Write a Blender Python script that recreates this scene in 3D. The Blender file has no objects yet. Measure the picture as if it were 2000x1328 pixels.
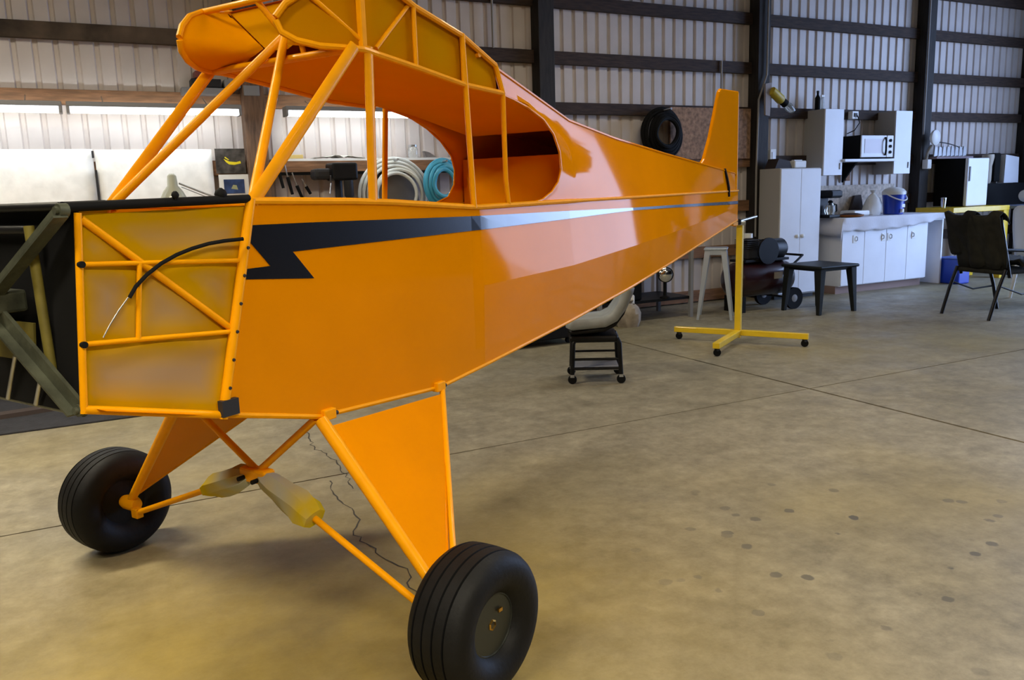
import bpy, bmesh, math, random
from mathutils import Vector, Matrix
random.seed(7)
R = math.radians
scene = bpy.context.scene
col = scene.collection

# ---------------------------------------------------------------- camera
PITCH, ROLL, FPX, EYE, WANG = .176, -.0308, 1600.0, 1.4, 1.1015
def cam_axes():
    fwd = Vector((0, math.cos(PITCH), -math.sin(PITCH))); up = Vector((0, math.sin(PITCH), math.cos(PITCH))); rt = Vector((1, 0, 0))
    c, s = math.cos(ROLL), math.sin(ROLL)
    r2, u2 = rt*c + up*s, up*c - rt*s
    sn, cs = math.sin(WANG), math.cos(WANG)
    q = lambda v: Vector((v.x*sn + v.y*cs, -v.x*cs + v.y*sn, v.z))   # room axes: x along the back wall, y towards it
    return q(r2), q(u2), q(fwd)
cam = bpy.data.cameras.new('camera'); camo = bpy.data.objects.new('camera', cam); col.objects.link(camo)
_r, _u, _f = cam_axes()
camo.matrix_world = Matrix(((_r.x, _u.x, -_f.x, 0), (_r.y, _u.y, -_f.y, 0), (_r.z, _u.z, -_f.z, EYE), (0, 0, 0, 1)))
cam.sensor_width = 36; cam.lens = 36*FPX/2000; cam.clip_start = .05; cam.clip_end = 200
scene.camera = camo

# ---------------------------------------------------------------- light and exposure
scene.view_settings.view_transform = 'Standard'; scene.view_settings.look = 'None'
scene.view_settings.gamma = 1; scene.view_settings.use_curve_mapping = False
scene.view_settings.exposure = 0.08
world = bpy.data.worlds.new('sky'); scene.world = world; world.use_nodes = True
wn = world.node_tree; bg = wn.nodes['Background']
bg.inputs[0].default_value = (.43, .60, 1.0, 1); bg.inputs[1].default_value = 10.0

WALL_Y, RIGHT_X, LEFT_X, FRONT_Y, CEIL = 8.05, 13.12, -6.0, -7.0, 4.7
def area(name, loc, rot, sx, sy, power, color, portal=False):
    l = bpy.data.lights.new(name, 'AREA'); l.shape = 'RECTANGLE'; l.size = sx; l.size_y = sy; l.energy = power; l.color = color
    if portal: l.cycles.is_portal = True
    o = bpy.data.objects.new(name, l); col.objects.link(o); o.location = loc; o.rotation_euler = rot
    return o
# portals: they add no light, they only steer sky sampling to the door opening
area('sky_portal', (RIGHT_X+.05, 4.25, 2.2), (R(90), 0, R(90)), 4.0, 4.4, 1, (1, 1, 1), True)

# ---------------------------------------------------------------- materials
MATS = {}
def mat(name, color, rough=.5, metal=0., coat=0., spec=.5, noise=0., nscale=8., bump=0., bscale=40., trans=0., coatr=.05, stretch=None, ior=1.45):
    if name in MATS: return MATS[name]
    m = bpy.data.materials.new(name); m.use_nodes = True; nt = m.node_tree; b = nt.nodes['Principled BSDF']
    b.inputs['Base Color'].default_value = (*color, 1); b.inputs['Roughness'].default_value = rough; b.inputs['Metallic'].default_value = metal
    b.inputs['Coat Weight'].default_value = coat; b.inputs['Coat Roughness'].default_value = coatr
    b.inputs['Specular IOR Level'].default_value = spec; b.inputs['Transmission Weight'].default_value = trans; b.inputs['IOR'].default_value = ior
    tc = nt.nodes.new('ShaderNodeTexCoord'); src = tc.outputs['Object']
    if stretch:
        mp = nt.nodes.new('ShaderNodeMapping'); mp.inputs['Scale'].default_value = stretch; nt.links.new(src, mp.inputs[0]); src = mp.outputs[0]
    if noise:
        n = nt.nodes.new('ShaderNodeTexNoise'); n.inputs['Scale'].default_value = nscale; n.inputs['Detail'].default_value = 5; nt.links.new(src, n.inputs['Vector'])
        r = nt.nodes.new('ShaderNodeValToRGB'); e = r.color_ramp.elements
        e[0].position = .3; e[1].position = .7
        e[0].color = (*[c*(1-noise) for c in color], 1); e[1].color = (*[min(1, c*(1+noise)) for c in color], 1)
        nt.links.new(n.outputs['Fac'], r.inputs[0]); nt.links.new(r.outputs[0], b.inputs['Base Color'])
    if bump:
        n2 = nt.nodes.new('ShaderNodeTexNoise'); n2.inputs['Scale'].default_value = bscale; n2.inputs['Detail'].default_value = 4; nt.links.new(src, n2.inputs['Vector'])
        bp = nt.nodes.new('ShaderNodeBump'); bp.inputs['Strength'].default_value = bump; bp.inputs['Distance'].default_value = .01
        nt.links.new(n2.outputs['Fac'], bp.inputs['Height']); nt.links.new(bp.outputs[0], b.inputs['Normal'])
    MATS[name] = m; return m
def emit(name, color, s):
    if name in MATS: return MATS[name]
    m = bpy.data.materials.new(name); m.use_nodes = True; b = m.node_tree.nodes['Principled BSDF']
    b.inputs['Base Color'].default_value = (.9, .9, .9, 1); b.inputs['Emission Color'].default_value = (*color, 1); b.inputs['Emission Strength'].default_value = s
    MATS[name] = m; return m

PAINT = mat('orange_yellow_dope', (.72, .238, .0002), .5, coat=.30, coatr=.05, spec=.0, noise=.05, nscale=3, bump=.02, bscale=180)
TUBE = mat('yellow_painted_tube', (.85, .34, .0004), .45, coat=.12, spec=.1, noise=.05, nscale=20)
PAINTI = mat('matte_interior_dope', (.72, .255, .0003), .7, spec=.0, noise=.05, nscale=3)
BLACKP = mat('black_stripe_paint', (.006, .006, .008), .25, coat=.6, coatr=.05)
RUBBER = mat('tire_rubber', (.0055, .0055, .006), .6, spec=.28, noise=.35, nscale=9, bump=.12, bscale=60)
BLACK = mat('black_enamel', (.005, .005, .0055), .45, spec=.3, noise=.3, nscale=12)
BLACKM = mat('black_matte', (.0045, .0045, .005), .75, spec=.2)
OLIVE = mat('olive_steel', (.075, .08, .055), .45, metal=.4, noise=.5, nscale=14, bump=.2, bscale=50)
STEEL = mat('bare_steel', (.45, .46, .48), .32, metal=.9, noise=.2, nscale=15)
CHROME = mat('chrome', (.75, .77, .8), .12, metal=1)
BRASS = mat('brass', (.65, .38, .08), .3, metal=1)
WALLP = mat('white_metal_sheet', (.60, .54, .51), .42, noise=.08, nscale=2.5)
WALLI = mat('dark_insulation', (.085, .075, .068), .8, noise=.3, nscale=3)
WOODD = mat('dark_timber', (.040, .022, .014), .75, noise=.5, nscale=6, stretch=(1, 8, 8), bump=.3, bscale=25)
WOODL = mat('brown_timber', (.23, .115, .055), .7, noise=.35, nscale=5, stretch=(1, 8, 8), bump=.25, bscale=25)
WOODT = mat('dusty_timber', (.085, .06, .04), .85, noise=.75, nscale=3.5, bump=.3, bscale=12)
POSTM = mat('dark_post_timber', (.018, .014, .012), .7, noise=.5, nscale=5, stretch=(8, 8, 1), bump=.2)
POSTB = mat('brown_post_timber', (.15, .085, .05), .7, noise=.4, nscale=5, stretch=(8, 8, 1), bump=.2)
WHITE = mat('white_laminate', (.78, .80, .86), .35, noise=.03, nscale=4)
WHITEP = mat('white_plastic', (.78, .78, .76), .35)
CLOTH = mat('white_cloth', (.72, .72, .78), .8, bump=.2, bscale=30)
FOIL = mat('white_plastic_sheet', (.92, .93, .92), .5, noise=.08, nscale=9, bump=.35, bscale=9)
GREY = mat('grey_paint', (.25, .25, .26), .5)
DKGREY = mat('dark_grey_plastic', (.025, .025, .028), .5, spec=.3)
SEATG = mat('grey_seat_pad', (.34, .37, .38), .45, noise=.15, nscale=10)
YEL = mat('bright_yellow_paint', (.78, .52, .015), .38, coat=.3, noise=.06, nscale=12)
MAROON = mat('maroon_tank', (.022, .004, .004), .35, coat=.4, noise=.3, nscale=7)
BLUE = mat('blue_plastic', (.01, .045, .42), .3, coat=.3)
BLUEL = mat('light_blue_plastic', (.12, .2, .6), .4)
HOSEB = mat('blue_hose', (.06, .36, .55), .45)
HOSEG = mat('pale_hose', (.66, .68, .66), .5)
OSB = mat('strand_board', (.30, .175, .105), .8, noise=.45, nscale=22, bump=.3, bscale=30)
OSBK = mat('pale_strand_board', (.5, .43, .36), .8, noise=.3, nscale=22, bump=.3, bscale=30)
GLASSJ = mat('jar_glass', (.9, .95, .95), .08, trans=.85)
LAMPG = mat('cream_lamp_enamel', (.36, .36, .27), .4, coat=.3)
JACKET = mat('black_fabric', (.010, .010, .010), .9, noise=.5, nscale=9, bump=.6, bscale=14)
JACKETO = mat('dark_olive_fabric', (.016, .015, .010), .9, noise=.4, nscale=12, bump=.5, bscale=16)
TAN = mat('tan_paper', (.33, .28, .22), .8, noise=.25, nscale=10, bump=.6, bscale=12)
MATM = mat('black_floor_mat', (.022, .022, .027), .85, noise=.3, nscale=14, bump=.4, bscale=60)
CRACKM = mat('crack_dark', (.055, .050, .042), .9)
JOINTM = mat('joint_dark', (.04, .03, .022), .95)

def film_mat(name, clear, spray, tl):
    m = bpy.data.materials.new(name); m.use_nodes = True; nt = m.node_tree; b = nt.nodes['Principled BSDF']
    at = nt.nodes.new('ShaderNodeAttribute'); at.attribute_name = 'spray'
    n = nt.nodes.new('ShaderNodeTexNoise'); n.inputs['Scale'].default_value = 6; n.inputs['Detail'].default_value = 4
    tc = nt.nodes.new('ShaderNodeTexCoord'); nt.links.new(tc.outputs['Object'], n.inputs['Vector'])
    ad = nt.nodes.new('ShaderNodeMath'); ad.operation = 'MULTIPLY_ADD'; ad.inputs[1].default_value = .5; ad.inputs[2].default_value = -.25
    nt.links.new(n.outputs['Fac'], ad.inputs[0])
    sm = nt.nodes.new('ShaderNodeMath'); sm.operation = 'ADD'; sm.use_clamp = True
    nt.links.new(at.outputs['Fac'], sm.inputs[0]); nt.links.new(ad.outputs[0], sm.inputs[1])
    mx = nt.nodes.new('ShaderNodeMix'); mx.data_type = 'RGBA'
    mx.inputs['A'].default_value = (*clear, 1); mx.inputs['B'].default_value = (*spray, 1)
    nt.links.new(sm.outputs[0], mx.inputs['Factor']); nt.links.new(mx.outputs['Result'], b.inputs['Base Color'])
    b.inputs['Roughness'].default_value = .45; b.inputs['Specular IOR Level'].default_value = .0
    t = nt.nodes.new('ShaderNodeBsdfTranslucent'); nt.links.new(mx.outputs['Result'], t.inputs[0])
    ms = nt.nodes.new('ShaderNodeMixShader'); ms.inputs[0].default_value = tl
    out = nt.nodes['Material Output']; nt.links.new(b.outputs[0], ms.inputs[1]); nt.links.new(t.outputs[0], ms.inputs[2]); nt.links.new(ms.outputs[0], out.inputs[0])
    return m
FILM = film_mat('masking_film_overspray', (.47, .31, .17), (.62, .34, .002), .25)
FILMR = film_mat('roof_film_overspray', (.64, .29, .002), (.66, .25, .0005), .3)
FILMW = film_mat('silver_masking_wrap', (.42, .42, .33), (.62, .45, .01), .1)

def floor_mat():
    m = bpy.data.materials.new('stained_concrete'); m.use_nodes = True; nt = m.node_tree; b = nt.nodes['Principled BSDF']; L = nt.links.new
    g = nt.nodes.new('ShaderNodeNewGeometry'); P = g.outputs['Position']
    def noise(sc, det=5, rough=.6):
        n = nt.nodes.new('ShaderNodeTexNoise'); n.inputs['Scale'].default_value = sc; n.inputs['Detail'].default_value = det; n.inputs['Roughness'].default_value = rough; L(P, n.inputs['Vector']); return n.outputs['Fac']
    def ramp(f, p0, c0, p1, c1):
        r = nt.nodes.new('ShaderNodeValToRGB'); e = r.color_ramp.elements; e[0].position = p0; e[0].color = (*c0, 1); e[1].position = p1; e[1].color = (*c1, 1); L(f, r.inputs[0]); return r.outputs[0]
    def mix(a, bb, f, mode='MIX'):
        x = nt.nodes.new('ShaderNodeMix'); x.data_type = 'RGBA'; x.blend_type = mode
        if isinstance(f, float): x.inputs['Factor'].default_value = f
        else: L(f, x.inputs['Factor'])
        for s, k in ((a, 'A'), (bb, 'B')):
            if isinstance(s, tuple): x.inputs[k].default_value = (*s, 1)
            else: L(s, x.inputs[k])
        return x.outputs['Result']
    base = ramp(noise(.55), .3, (.245, .215, .145), .72, (.325, .290, .215))
    fine = ramp(noise(11, 8, .75), .32, (.70, .70, .69), .68, (1.18, 1.18, 1.18))
    c = mix(base, fine, 1.0, 'MULTIPLY')
    # ochre staining in large soft blotches
    c = mix(c, (.27, .215, .085), ramp(noise(.33, 3), .48, (0, 0, 0), .66, (.6, .6, .6)))
    def zone_at(x, y, r):
        dd = nt.nodes.new('ShaderNodeVectorMath'); dd.operation = 'DISTANCE'; dd.inputs[1].default_value = (x, y, 0); L(P, dd.inputs[0])
        mr = nt.nodes.new('ShaderNodeMapRange'); mr.inputs['From Min'].default_value = r*.25; mr.inputs['From Max'].default_value = r; mr.inputs['To Min'].default_value = 1; mr.inputs['To Max'].default_value = 0
        L(dd.outputs['Value'], mr.inputs['Value']); return mr.outputs[0]
    # broad ochre tint, strongest near the left wheel and fading outwards
    c = mix(c, (.27, .195, .035), mix(zone_at(.45, 2.25, 1.9), ramp(noise(.9, 4), .25, (.6, .6, .6), .6, (1, 1, 1)), 1.0, 'MULTIPLY'))
    c = mix(c, ramp(noise(2.6, 6, .75), .32, (.76, .75, .73), .68, (1.18, 1.18, 1.17)), 1.0, 'MULTIPLY')
    # damp marks gathered in one area of the slab
    v = nt.nodes.new('ShaderNodeTexVoronoi'); v.inputs['Scale'].default_value = 7.5; v.inputs['Randomness'].default_value = 1; L(P, v.inputs['Vector'])
    wob = nt.nodes.new('ShaderNodeMath'); wob.operation = 'MULTIPLY_ADD'; wob.inputs[1].default_value = .28; L(noise(14, 3), wob.inputs[0]); L(v.outputs['Distance'], wob.inputs[2])
    dot = ramp(wob.outputs[0], .30, (1, 1, 1), .34, (0, 0, 0))
    sel = ramp(v.outputs['Color'], .16, (0, 0, 0), .26, (1, 1, 1))
    zone = zone_at(2.62, 2.05, 1.15)
    k = mix(dot, zone, 1.0, 'MULTIPLY'); k = mix(k, sel, 1.0, 'MULTIPLY')
    c = mix(c, (.105, .095, .075), k)
    L(c, b.inputs['Base Color']); b.inputs['Specular IOR Level'].default_value = .3
    rr = ramp(noise(3), .3, (.42,)*3, .7, (.62,)*3); L(rr, b.inputs['Roughness'])
    bp = nt.nodes.new('ShaderNodeBump'); bp.inputs['Strength'].default_value = .12; bp.inputs['Distance'].default_value = .004; L(noise(45, 6), bp.inputs['Height']); L(bp.outputs[0], b.inputs['Normal'])
    return m
CONCRETE = floor_mat()
APRON = mat('pale_apron', (.55, .55, .55), .8, noise=.1, nscale=2)

# ---------------------------------------------------------------- mesh helpers
class MB:
    def __init__(s): s.v = []; s.f = []; s.a = None
    def add(s, vs, fs):
        o = len(s.v); s.v += [tuple(p) for p in vs]; s.f += [tuple(i+o for i in f) for f in fs]; return s
    def box(s, c, d, rz=0, M=None):
        x, y, z = [k/2 for k in d]; c = Vector(c); ca, sa = math.cos(rz), math.sin(rz); vs = []
        for sx in (-1, 1):
            for sy in (-1, 1):
                for sz in (-1, 1):
                    p = Vector((sx*x, sy*y, sz*z)); p = Vector((p.x*ca-p.y*sa, p.x*sa+p.y*ca, p.z))
                    if M is not None: p = M @ p
                    vs.append(p+c)
        return s.add(vs, [(0, 1, 3, 2), (4, 6, 7, 5), (0, 4, 5, 1), (2, 3, 7, 6), (0, 2, 6, 4), (1, 5, 7, 3)])
    def tube(s, p0, p1, r0, r1=None, n=12, flat=1.0, side=None):
        r1 = r0 if r1 is None else r1; p0, p1 = Vector(p0), Vector(p1); d = (p1-p0).normalized()
        a = Vector(side) if side else (Vector((0, 0, 1)) if abs(d.z) < .9 else Vector((1, 0, 0)))
        u = (a - d*a.dot(d)).normalized(); w = d.cross(u); vs = []
        for p, r in ((p0, r0), (p1, r1)):
            for i in range(n):
                t = 2*math.pi*i/n; vs.append(p + u*math.cos(t)*r + w*math.sin(t)*r*flat)
        fs = [(i, (i+1) % n, n+(i+1) % n, n+i) for i in range(n)] + [tuple(range(n-1, -1, -1)), tuple(range(n, 2*n))]
        return s.add(vs, fs)
    def path(s, pts, r, n=8, closed=False):
        pts = [Vector(p) for p in pts]; m = len(pts); vs = []; u = None
        for i, p in enumerate(pts):
            d = (pts[(i+1) % m]-pts[i-1]) if closed else (pts[min(i+1, m-1)]-pts[max(i-1, 0)])
            d.normalize()
            if u is None: a = Vector((0, 0, 1)) if abs(d.z) < .9 else Vector((1, 0, 0)); u = a
            u = (u - d*u.dot(d)).normalized(); w = d.cross(u); rr = r[i] if isinstance(r, (list, tuple)) else r
            for k in range(n):
                t = 2*math.pi*k/n; vs.append(p+u*math.cos(t)*rr+w*math.sin(t)*rr)
        fs = []
        for i in range(m if closed else m-1):
            j = (i+1) % m
            for k in range(n): fs.append((i*n+k, i*n+(k+1) % n, j*n+(k+1) % n, j*n+k))
        if not closed: fs += [tuple(range(n-1, -1, -1)), tuple(range((m-1)*n, m*n))]
        return s.add(vs, fs)
    def lathe(s, prof, c=(0, 0, 0), axis=(0, 0, 1), n=24, M=None):
        ax = Vector(axis).normalized(); a = Vector((0, 0, 1)) if abs(ax.z) < .9 else Vector((1, 0, 0))
        u = (a-ax*a.dot(ax)).normalized(); w = ax.cross(u); c = Vector(c); vs = []
        for r, h in prof:
            for i in range(n):
                t = 2*math.pi*i/n; vs.append(c+ax*h+(u*math.cos(t)+w*math.sin(t))*max(r, 1e-4))
        fs = []
        for j in range(len(prof)-1):
            for i in range(n): fs.append((j*n+i, j*n+(i+1) % n, (j+1)*n+(i+1) % n, (j+1)*n+i))
        fs += [tuple(range(n-1, -1, -1)), tuple(range((len(prof)-1)*n, len(prof)*n))]
        return s.add(vs, fs)
    def prism(s, poly, off):
        """poly: list of 3D points of a planar outline, off: extrusion vector"""
        n = len(poly); off = Vector(off); vs = [Vector(p) for p in poly] + [Vector(p)+off for p in poly]
        return s.add(vs, [tuple(range(n-1, -1, -1)), tuple(range(n, 2*n))] + [(i, (i+1) % n, n+(i+1) % n, n+i) for i in range(n)])
    def grid(s, rows):
        m, n = len(rows), len(rows[0]); vs = [p for r in rows for p in r]
        return s.add(vs, [(i*n+j, i*n+j+1, (i+1)*n+j+1, (i+1)*n+j) for i in range(m-1) for j in range(n-1)])
    def mesh(s, name, smooth=False, angle=40):
        me = bpy.data.meshes.new(name); me.from_pydata(s.v, [], s.f); me.validate()
        bm = bmesh.new(); bm.from_mesh(me); bmesh.ops.recalc_face_normals(bm, faces=bm.faces); bm.to_mesh(me); bm.free()
        if s.a is not None:
            at = me.attributes.new('spray', 'FLOAT', 'POINT')
            for i, k in enumerate(s.a): at.data[i].value = k
        if smooth:
            me.polygons.foreach_set('use_smooth', [True]*len(me.polygons))
            try: me.set_sharp_from_angle(angle=R(angle))
            except Exception: pass
        return me
    def build(s, name, m, parent=None, smooth=False, angle=40, bevel=0, solid=0, label=None):
        me = s.mesh(name, smooth, angle); me.materials.append(m)
        o = bpy.data.objects.new(name, me); col.objects.link(o)
        if parent: o.parent = parent
        if bevel:
            b = o.modifiers.new('bevel', 'BEVEL'); b.width = bevel; b.segments = 2; b.limit_method = 'ANGLE'
        if solid:
            b = o.modifiers.new('solid', 'SOLIDIFY'); b.thickness = solid; b.offset = 0
        if label: o['label'] = label
        return o
def empty(name, loc=(0, 0, 0), rz=0, parent=None):
    o = bpy.data.objects.new(name, None); col.objects.link(o); o.location = loc; o.rotation_euler = (0, 0, rz); o.empty_display_size = .1
    if parent: o.parent = parent
    return o
def tag(o, label, cat, group=None):
    o['label'] = label; o['category'] = cat
    if group: o['group'] = group
    return o
def struct(o): o['kind'] = 'structure'; return o
def inst(o, name, parent=None, loc=(0, 0, 0), rz=0):
    c = o.copy(); c.name = name; col.objects.link(c); c.parent = parent; c.location = loc; c.rotation_euler = (0, 0, rz); return c
def copy_tree(o, parent=None):
    c = o.copy(); col.objects.link(c); c.parent = parent
    for ch in o.children: copy_tree(ch, c)
    return c

# ================================================================ STRUCTURE
# floor: four slabs with an open joint between them
floor = struct(empty('floor'))
JX, JY, G = 4.36, 4.03, .011
for (x0, x1) in ((LEFT_X, JX-G), (JX+G, RIGHT_X)):
    for (y0, y1) in ((FRONT_Y, JY-.006), (JY+.006, WALL_Y+.05)):
        MB().box(((x0+x1)/2, (y0+y1)/2, -.06), (x1-x0, y1-y0, .12)).build('floor_slab', CONCRETE, floor)
MB().box((3.5, .5, -.14), (19.4, 15.4, .05)).build('joint_bed', JOINTM, floor)
MB().box((JX, .5, -.014), (2*G, 15, .008)).build('joint_filler', JOINTM, floor)
MB().box((3.5, JY, -.010), (19, .012, .008)).build('joint_filler', JOINTM, floor)
def crack(pts, w):
    pts = [Vector((*p, .0012)) for p in pts]; L = []; Rr = []
    fine = []
    for a, b in zip(pts, pts[1:]):
        k = max(2, int((b-a).length/.035))
        for i in range(k):
            p = a.lerp(b, i/k); n = Vector((-(b-a).y, (b-a).x, 0)).normalized(); fine.append(p+n*random.uniform(-.014, .014))
    fine.append(pts[-1])
    for i, p in enumerate(fine):
        d = (fine[min(i+1, len(fine)-1)]-fine[max(i-1, 0)]).normalized(); n = Vector((-d.y, d.x, 0)); ww = w*random.uniform(.35, 1.2)
        L.append(p+n*ww); Rr.append(p-n*ww)
    MB().grid([L, Rr]).build('crack', CRACKM, floor)

# back wall: ribbed sheets, girts and posts
wall = struct(empty('wall_back', (0, WALL_Y, 0)))
def sheet_mesh():
    prof = []; P = .1525
    for i in range(6):
        b = i*P; prof += [(b, 0), (b+.098, 0), (b+.110, .020), (b+.138, .020), (b+.150, 0)]
    prof.append((.915, 0)); mb = MB(); mb.grid([[(x, y, 0) for x, y in prof], [(x, y, CEIL) for x, y in prof]]); return mb
sh = None
for i in range(21):
    x = LEFT_X + .915*i
    if sh is None: sh = sheet_mesh().build('wall_sheet', WALLP, wall); sh.location = (x, 0, 0)
    else: inst(sh, 'wall_sheet', wall, (x, 0, 0))
POST0, BAY = 1.455, 3.06
for k in range(-2, 4):
    x = POST0+BAY*k
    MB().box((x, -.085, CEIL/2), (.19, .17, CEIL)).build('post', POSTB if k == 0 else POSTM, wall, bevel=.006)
MB().box((RIGHT_X-.07, -.06, CEIL/2), (.14, .12, CEIL)).build('post', POSTM, wall)
ROWS = [.08, .62, 1.17, 1.715, 2.312, 2.84, 3.42, 3.97, 4.5]
for zi, z in enumerate(ROWS):
    for k in range(-3, 4):
        x0, x1 = POST0+BAY*k+.095, POST0+BAY*(k+1)-.095
        x0 = max(x0, LEFT_X); x1 = min(x1, RIGHT_X-.14)
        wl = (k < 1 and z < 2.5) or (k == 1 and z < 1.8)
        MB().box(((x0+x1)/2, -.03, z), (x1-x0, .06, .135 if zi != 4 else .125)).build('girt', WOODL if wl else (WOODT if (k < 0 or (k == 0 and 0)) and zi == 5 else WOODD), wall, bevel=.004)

for x, y, z0, z1 in ((3.93, -.075, 2.9, CEIL), (6.98, -.08, 2.38, 2.9), (10.55, -.19, 2.05, CEIL)):
    MB().tube((x, y, z0), (x, y, z1), .012).build('conduit', mat('grey_conduit', (.30, .28, .26), .5), wall, True)
wr = struct(empty('wall_right', (RIGHT_X, 0, 0)))
MB().box((.03, 7.175, CEIL/2), (.06, 1.85, CEIL)).build('wall_panel', WALLI, wr)
MB().box((.03, -2.375, CEIL/2), (.06, 9.25, CEIL)).build('wall_panel', WALLI, wr)
MB().box((.03, 4.25, 4.55), (.06, 4.0, .3)).build('door_header', WALLI, wr)
wl_ = struct(empty('wall_left', (LEFT_X, 0, 0)))
MB().box((-.03, .5, CEIL/2), (.06, 15.2, CEIL)).build('wall_panel', WALLI, wl_)
wf = struct(empty('wall_front', (0, FRONT_Y, 0)))
MB().box((3.56, -.03, CEIL/2), (19.12, .06, CEIL)).build('wall_panel', WALLI, wf)
struct(MB().box((3.5, .5, CEIL+.05), (19.3, 15.2, .1)).build('ceiling', mat('ceiling_sheet', (.16, .15, .14), .7, noise=.1)))
gr = MB().box((30, 0, -.3), (33.6, 60, .3)).box((3.5, -22, -.3), (19.4, 29.9, .3)).build('ground', APRON); struct(gr)

# ================================================================ AIRPLANE
plane = empty('airplane_fuselage', (.448, 2.820, 0), math.atan2(.498, .867))
tag(plane, 'bare orange-yellow light airplane fuselage with black lightning stripe, without wings or engine', 'airplane')
def V(x, y, z): return Vector((x, -y, z))       # y is positive on the side that faces the camera
def interp(t, tab):
    for (a, fa), (b, fb) in zip(tab, tab[1:]):
        if t <= b: return fa + (fb-fa)*max(0, (t-a))/(b-a)
    return tab[-1][1]
TAILX = 5.085
HW = [(-.4, .35), (.85, .35), (1.6, .335), (2.4, .29), (3.15, .222), (5.085, .022)]
ZU = [(-.25, 1.404), (.26, 1.391), (.84, 1.354), (1.4, 1.359), (3.2, 1.366), (5.085, 1.372)]
ZL = [(-.40, .823), (-.047, .73), (.568, .693), (5.085, 1.125)]
ZS = [(-.4, 1.06), (.8, 1.045), (1.6, 1.063), (4.3, 1.19), (5.085, 1.24)]
BU = [(-.4, 0), (.80, 0), (.86, .010), (1.5, .026), (3.2, .022), (4.6, .006), (5.085, 0)]
h = lambda x: interp(x, HW)
def sidey(x, z):
    zs = interp(x, ZS); zu, zl = interp(x, ZU), interp(x, ZL); b = interp(x, BU)
    t = (z-zl)/(zs-zl) if z < zs else (zu-z)/(zu-zs)
    return h(x)+b*max(0, min(1, t))
XS = [-.047, .15, .35, .568, .7, .80, .86, 1.05, 1.25, 1.4, 1.6, 1.8, 2.1, 2.4, 2.75, 3.15, 3.5, 3.9, 4.3, 4.7, TAILX]
TS = [0, .25, .5, .75, 1]
def side_skin(sg):
    rows = []
    # slanted front edge, then the stations
    for x in [None]+XS:
        r = []
        for part in (0, 1):
            for t in TS[(1 if part else 0):]:
                if x is None:
                    z = .823+(1.06-.823)*t if part == 0 else 1.06+(1.404-1.06)*t
                    xx = -.40+(z-.823)/(1.404-.823)*.156; r.append(V(xx, sg*.35, z))
                else:
                    zl, zs, zu = interp(x, ZL), interp(x, ZS), interp(x, ZU)
                    z = zl+(zs-zl)*t if part == 0 else zs+(zu-zs)*t
                    r.append(V(x, sg*sidey(x, z), z))
        rows.append(r)
    return MB().grid(rows)
for sg in (1, -1):
    o = side_skin(sg).build('side_skin', PAINT, plane, True, 2.0)
    # sill / upper longeron tube
    MB().path([V(-.244, sg*.35, 1.404)]+[V(x, sg*h(x), interp(x, ZU)) for x in XS], [.011]*12+[.008]*(len(XS)-11)).build('sill_tube', TUBE, plane, True)
    MB().path([V(-.40, sg*.347, .826)]+[V(x, sg*(h(x)-.004), interp(x, ZL)+.003) for x in XS], .009).build('lower_longeron', TUBE, plane, True)
    MB().tube(V(-.402, sg*.350, .815), V(-.243, sg*.350, 1.41), .014).build('panel_post', TUBE, plane, True)
# belly
MB().grid([[V(x, s*h(x), z) for s in (1, .5, 0, -.5, -1)] for x, z in [(-.725, .915), (-.40, .823)]+[(x, interp(x, ZL)) for x in XS]]).build('belly_skin', PAINT, plane)
# black stripe with the zigzag at its front end
e = .0022
for sg in (1, -1):
    mb = MB()
    top = [(-.262, 1.337), (-.11, 1.336)]; xs = [x for x in XS if x > -.04]
    mb.grid([[V(x, sg*(sidey(x, zt)+e), zt), V(x, sg*(sidey(x, zb)+e), zb)] for x, zt, zb in
             [(-.107, 1.3355, 1.2525)]+[(x, interp(x, [(-.11, 1.336), (.81, 1.321), (1.58, 1.316), (2.4, 1.307), (3.2, 1.302), (5.0, 1.287)]),
              interp(x, [(-.11, 1.2525), (.82, 1.266), (2.35, 1.293), (3.2, 1.286), (5.0, 1.262)])) for x in XS]])
    for q in ([(-.262, 1.337), (-.107, 1.3355), (-.107, 1.2525), (-.226, 1.2525), (-.271, 1.302)], [(-.226, 1.2525), (-.107, 1.2525), (-.076, 1.218), (-.195, 1.218)], [(-.294, 1.217), (-.195, 1.218), (-.076, 1.218), (-.030, 1.166), (-.301, 1.190)]):
        mb.add([V(x, sg*(.35+e), z) for x, z in q], [tuple(range(len(q)))])
    mb.build('lightning_stripe', BLACKP, plane, label='black tapering stripe with a lightning zigzag')

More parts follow.
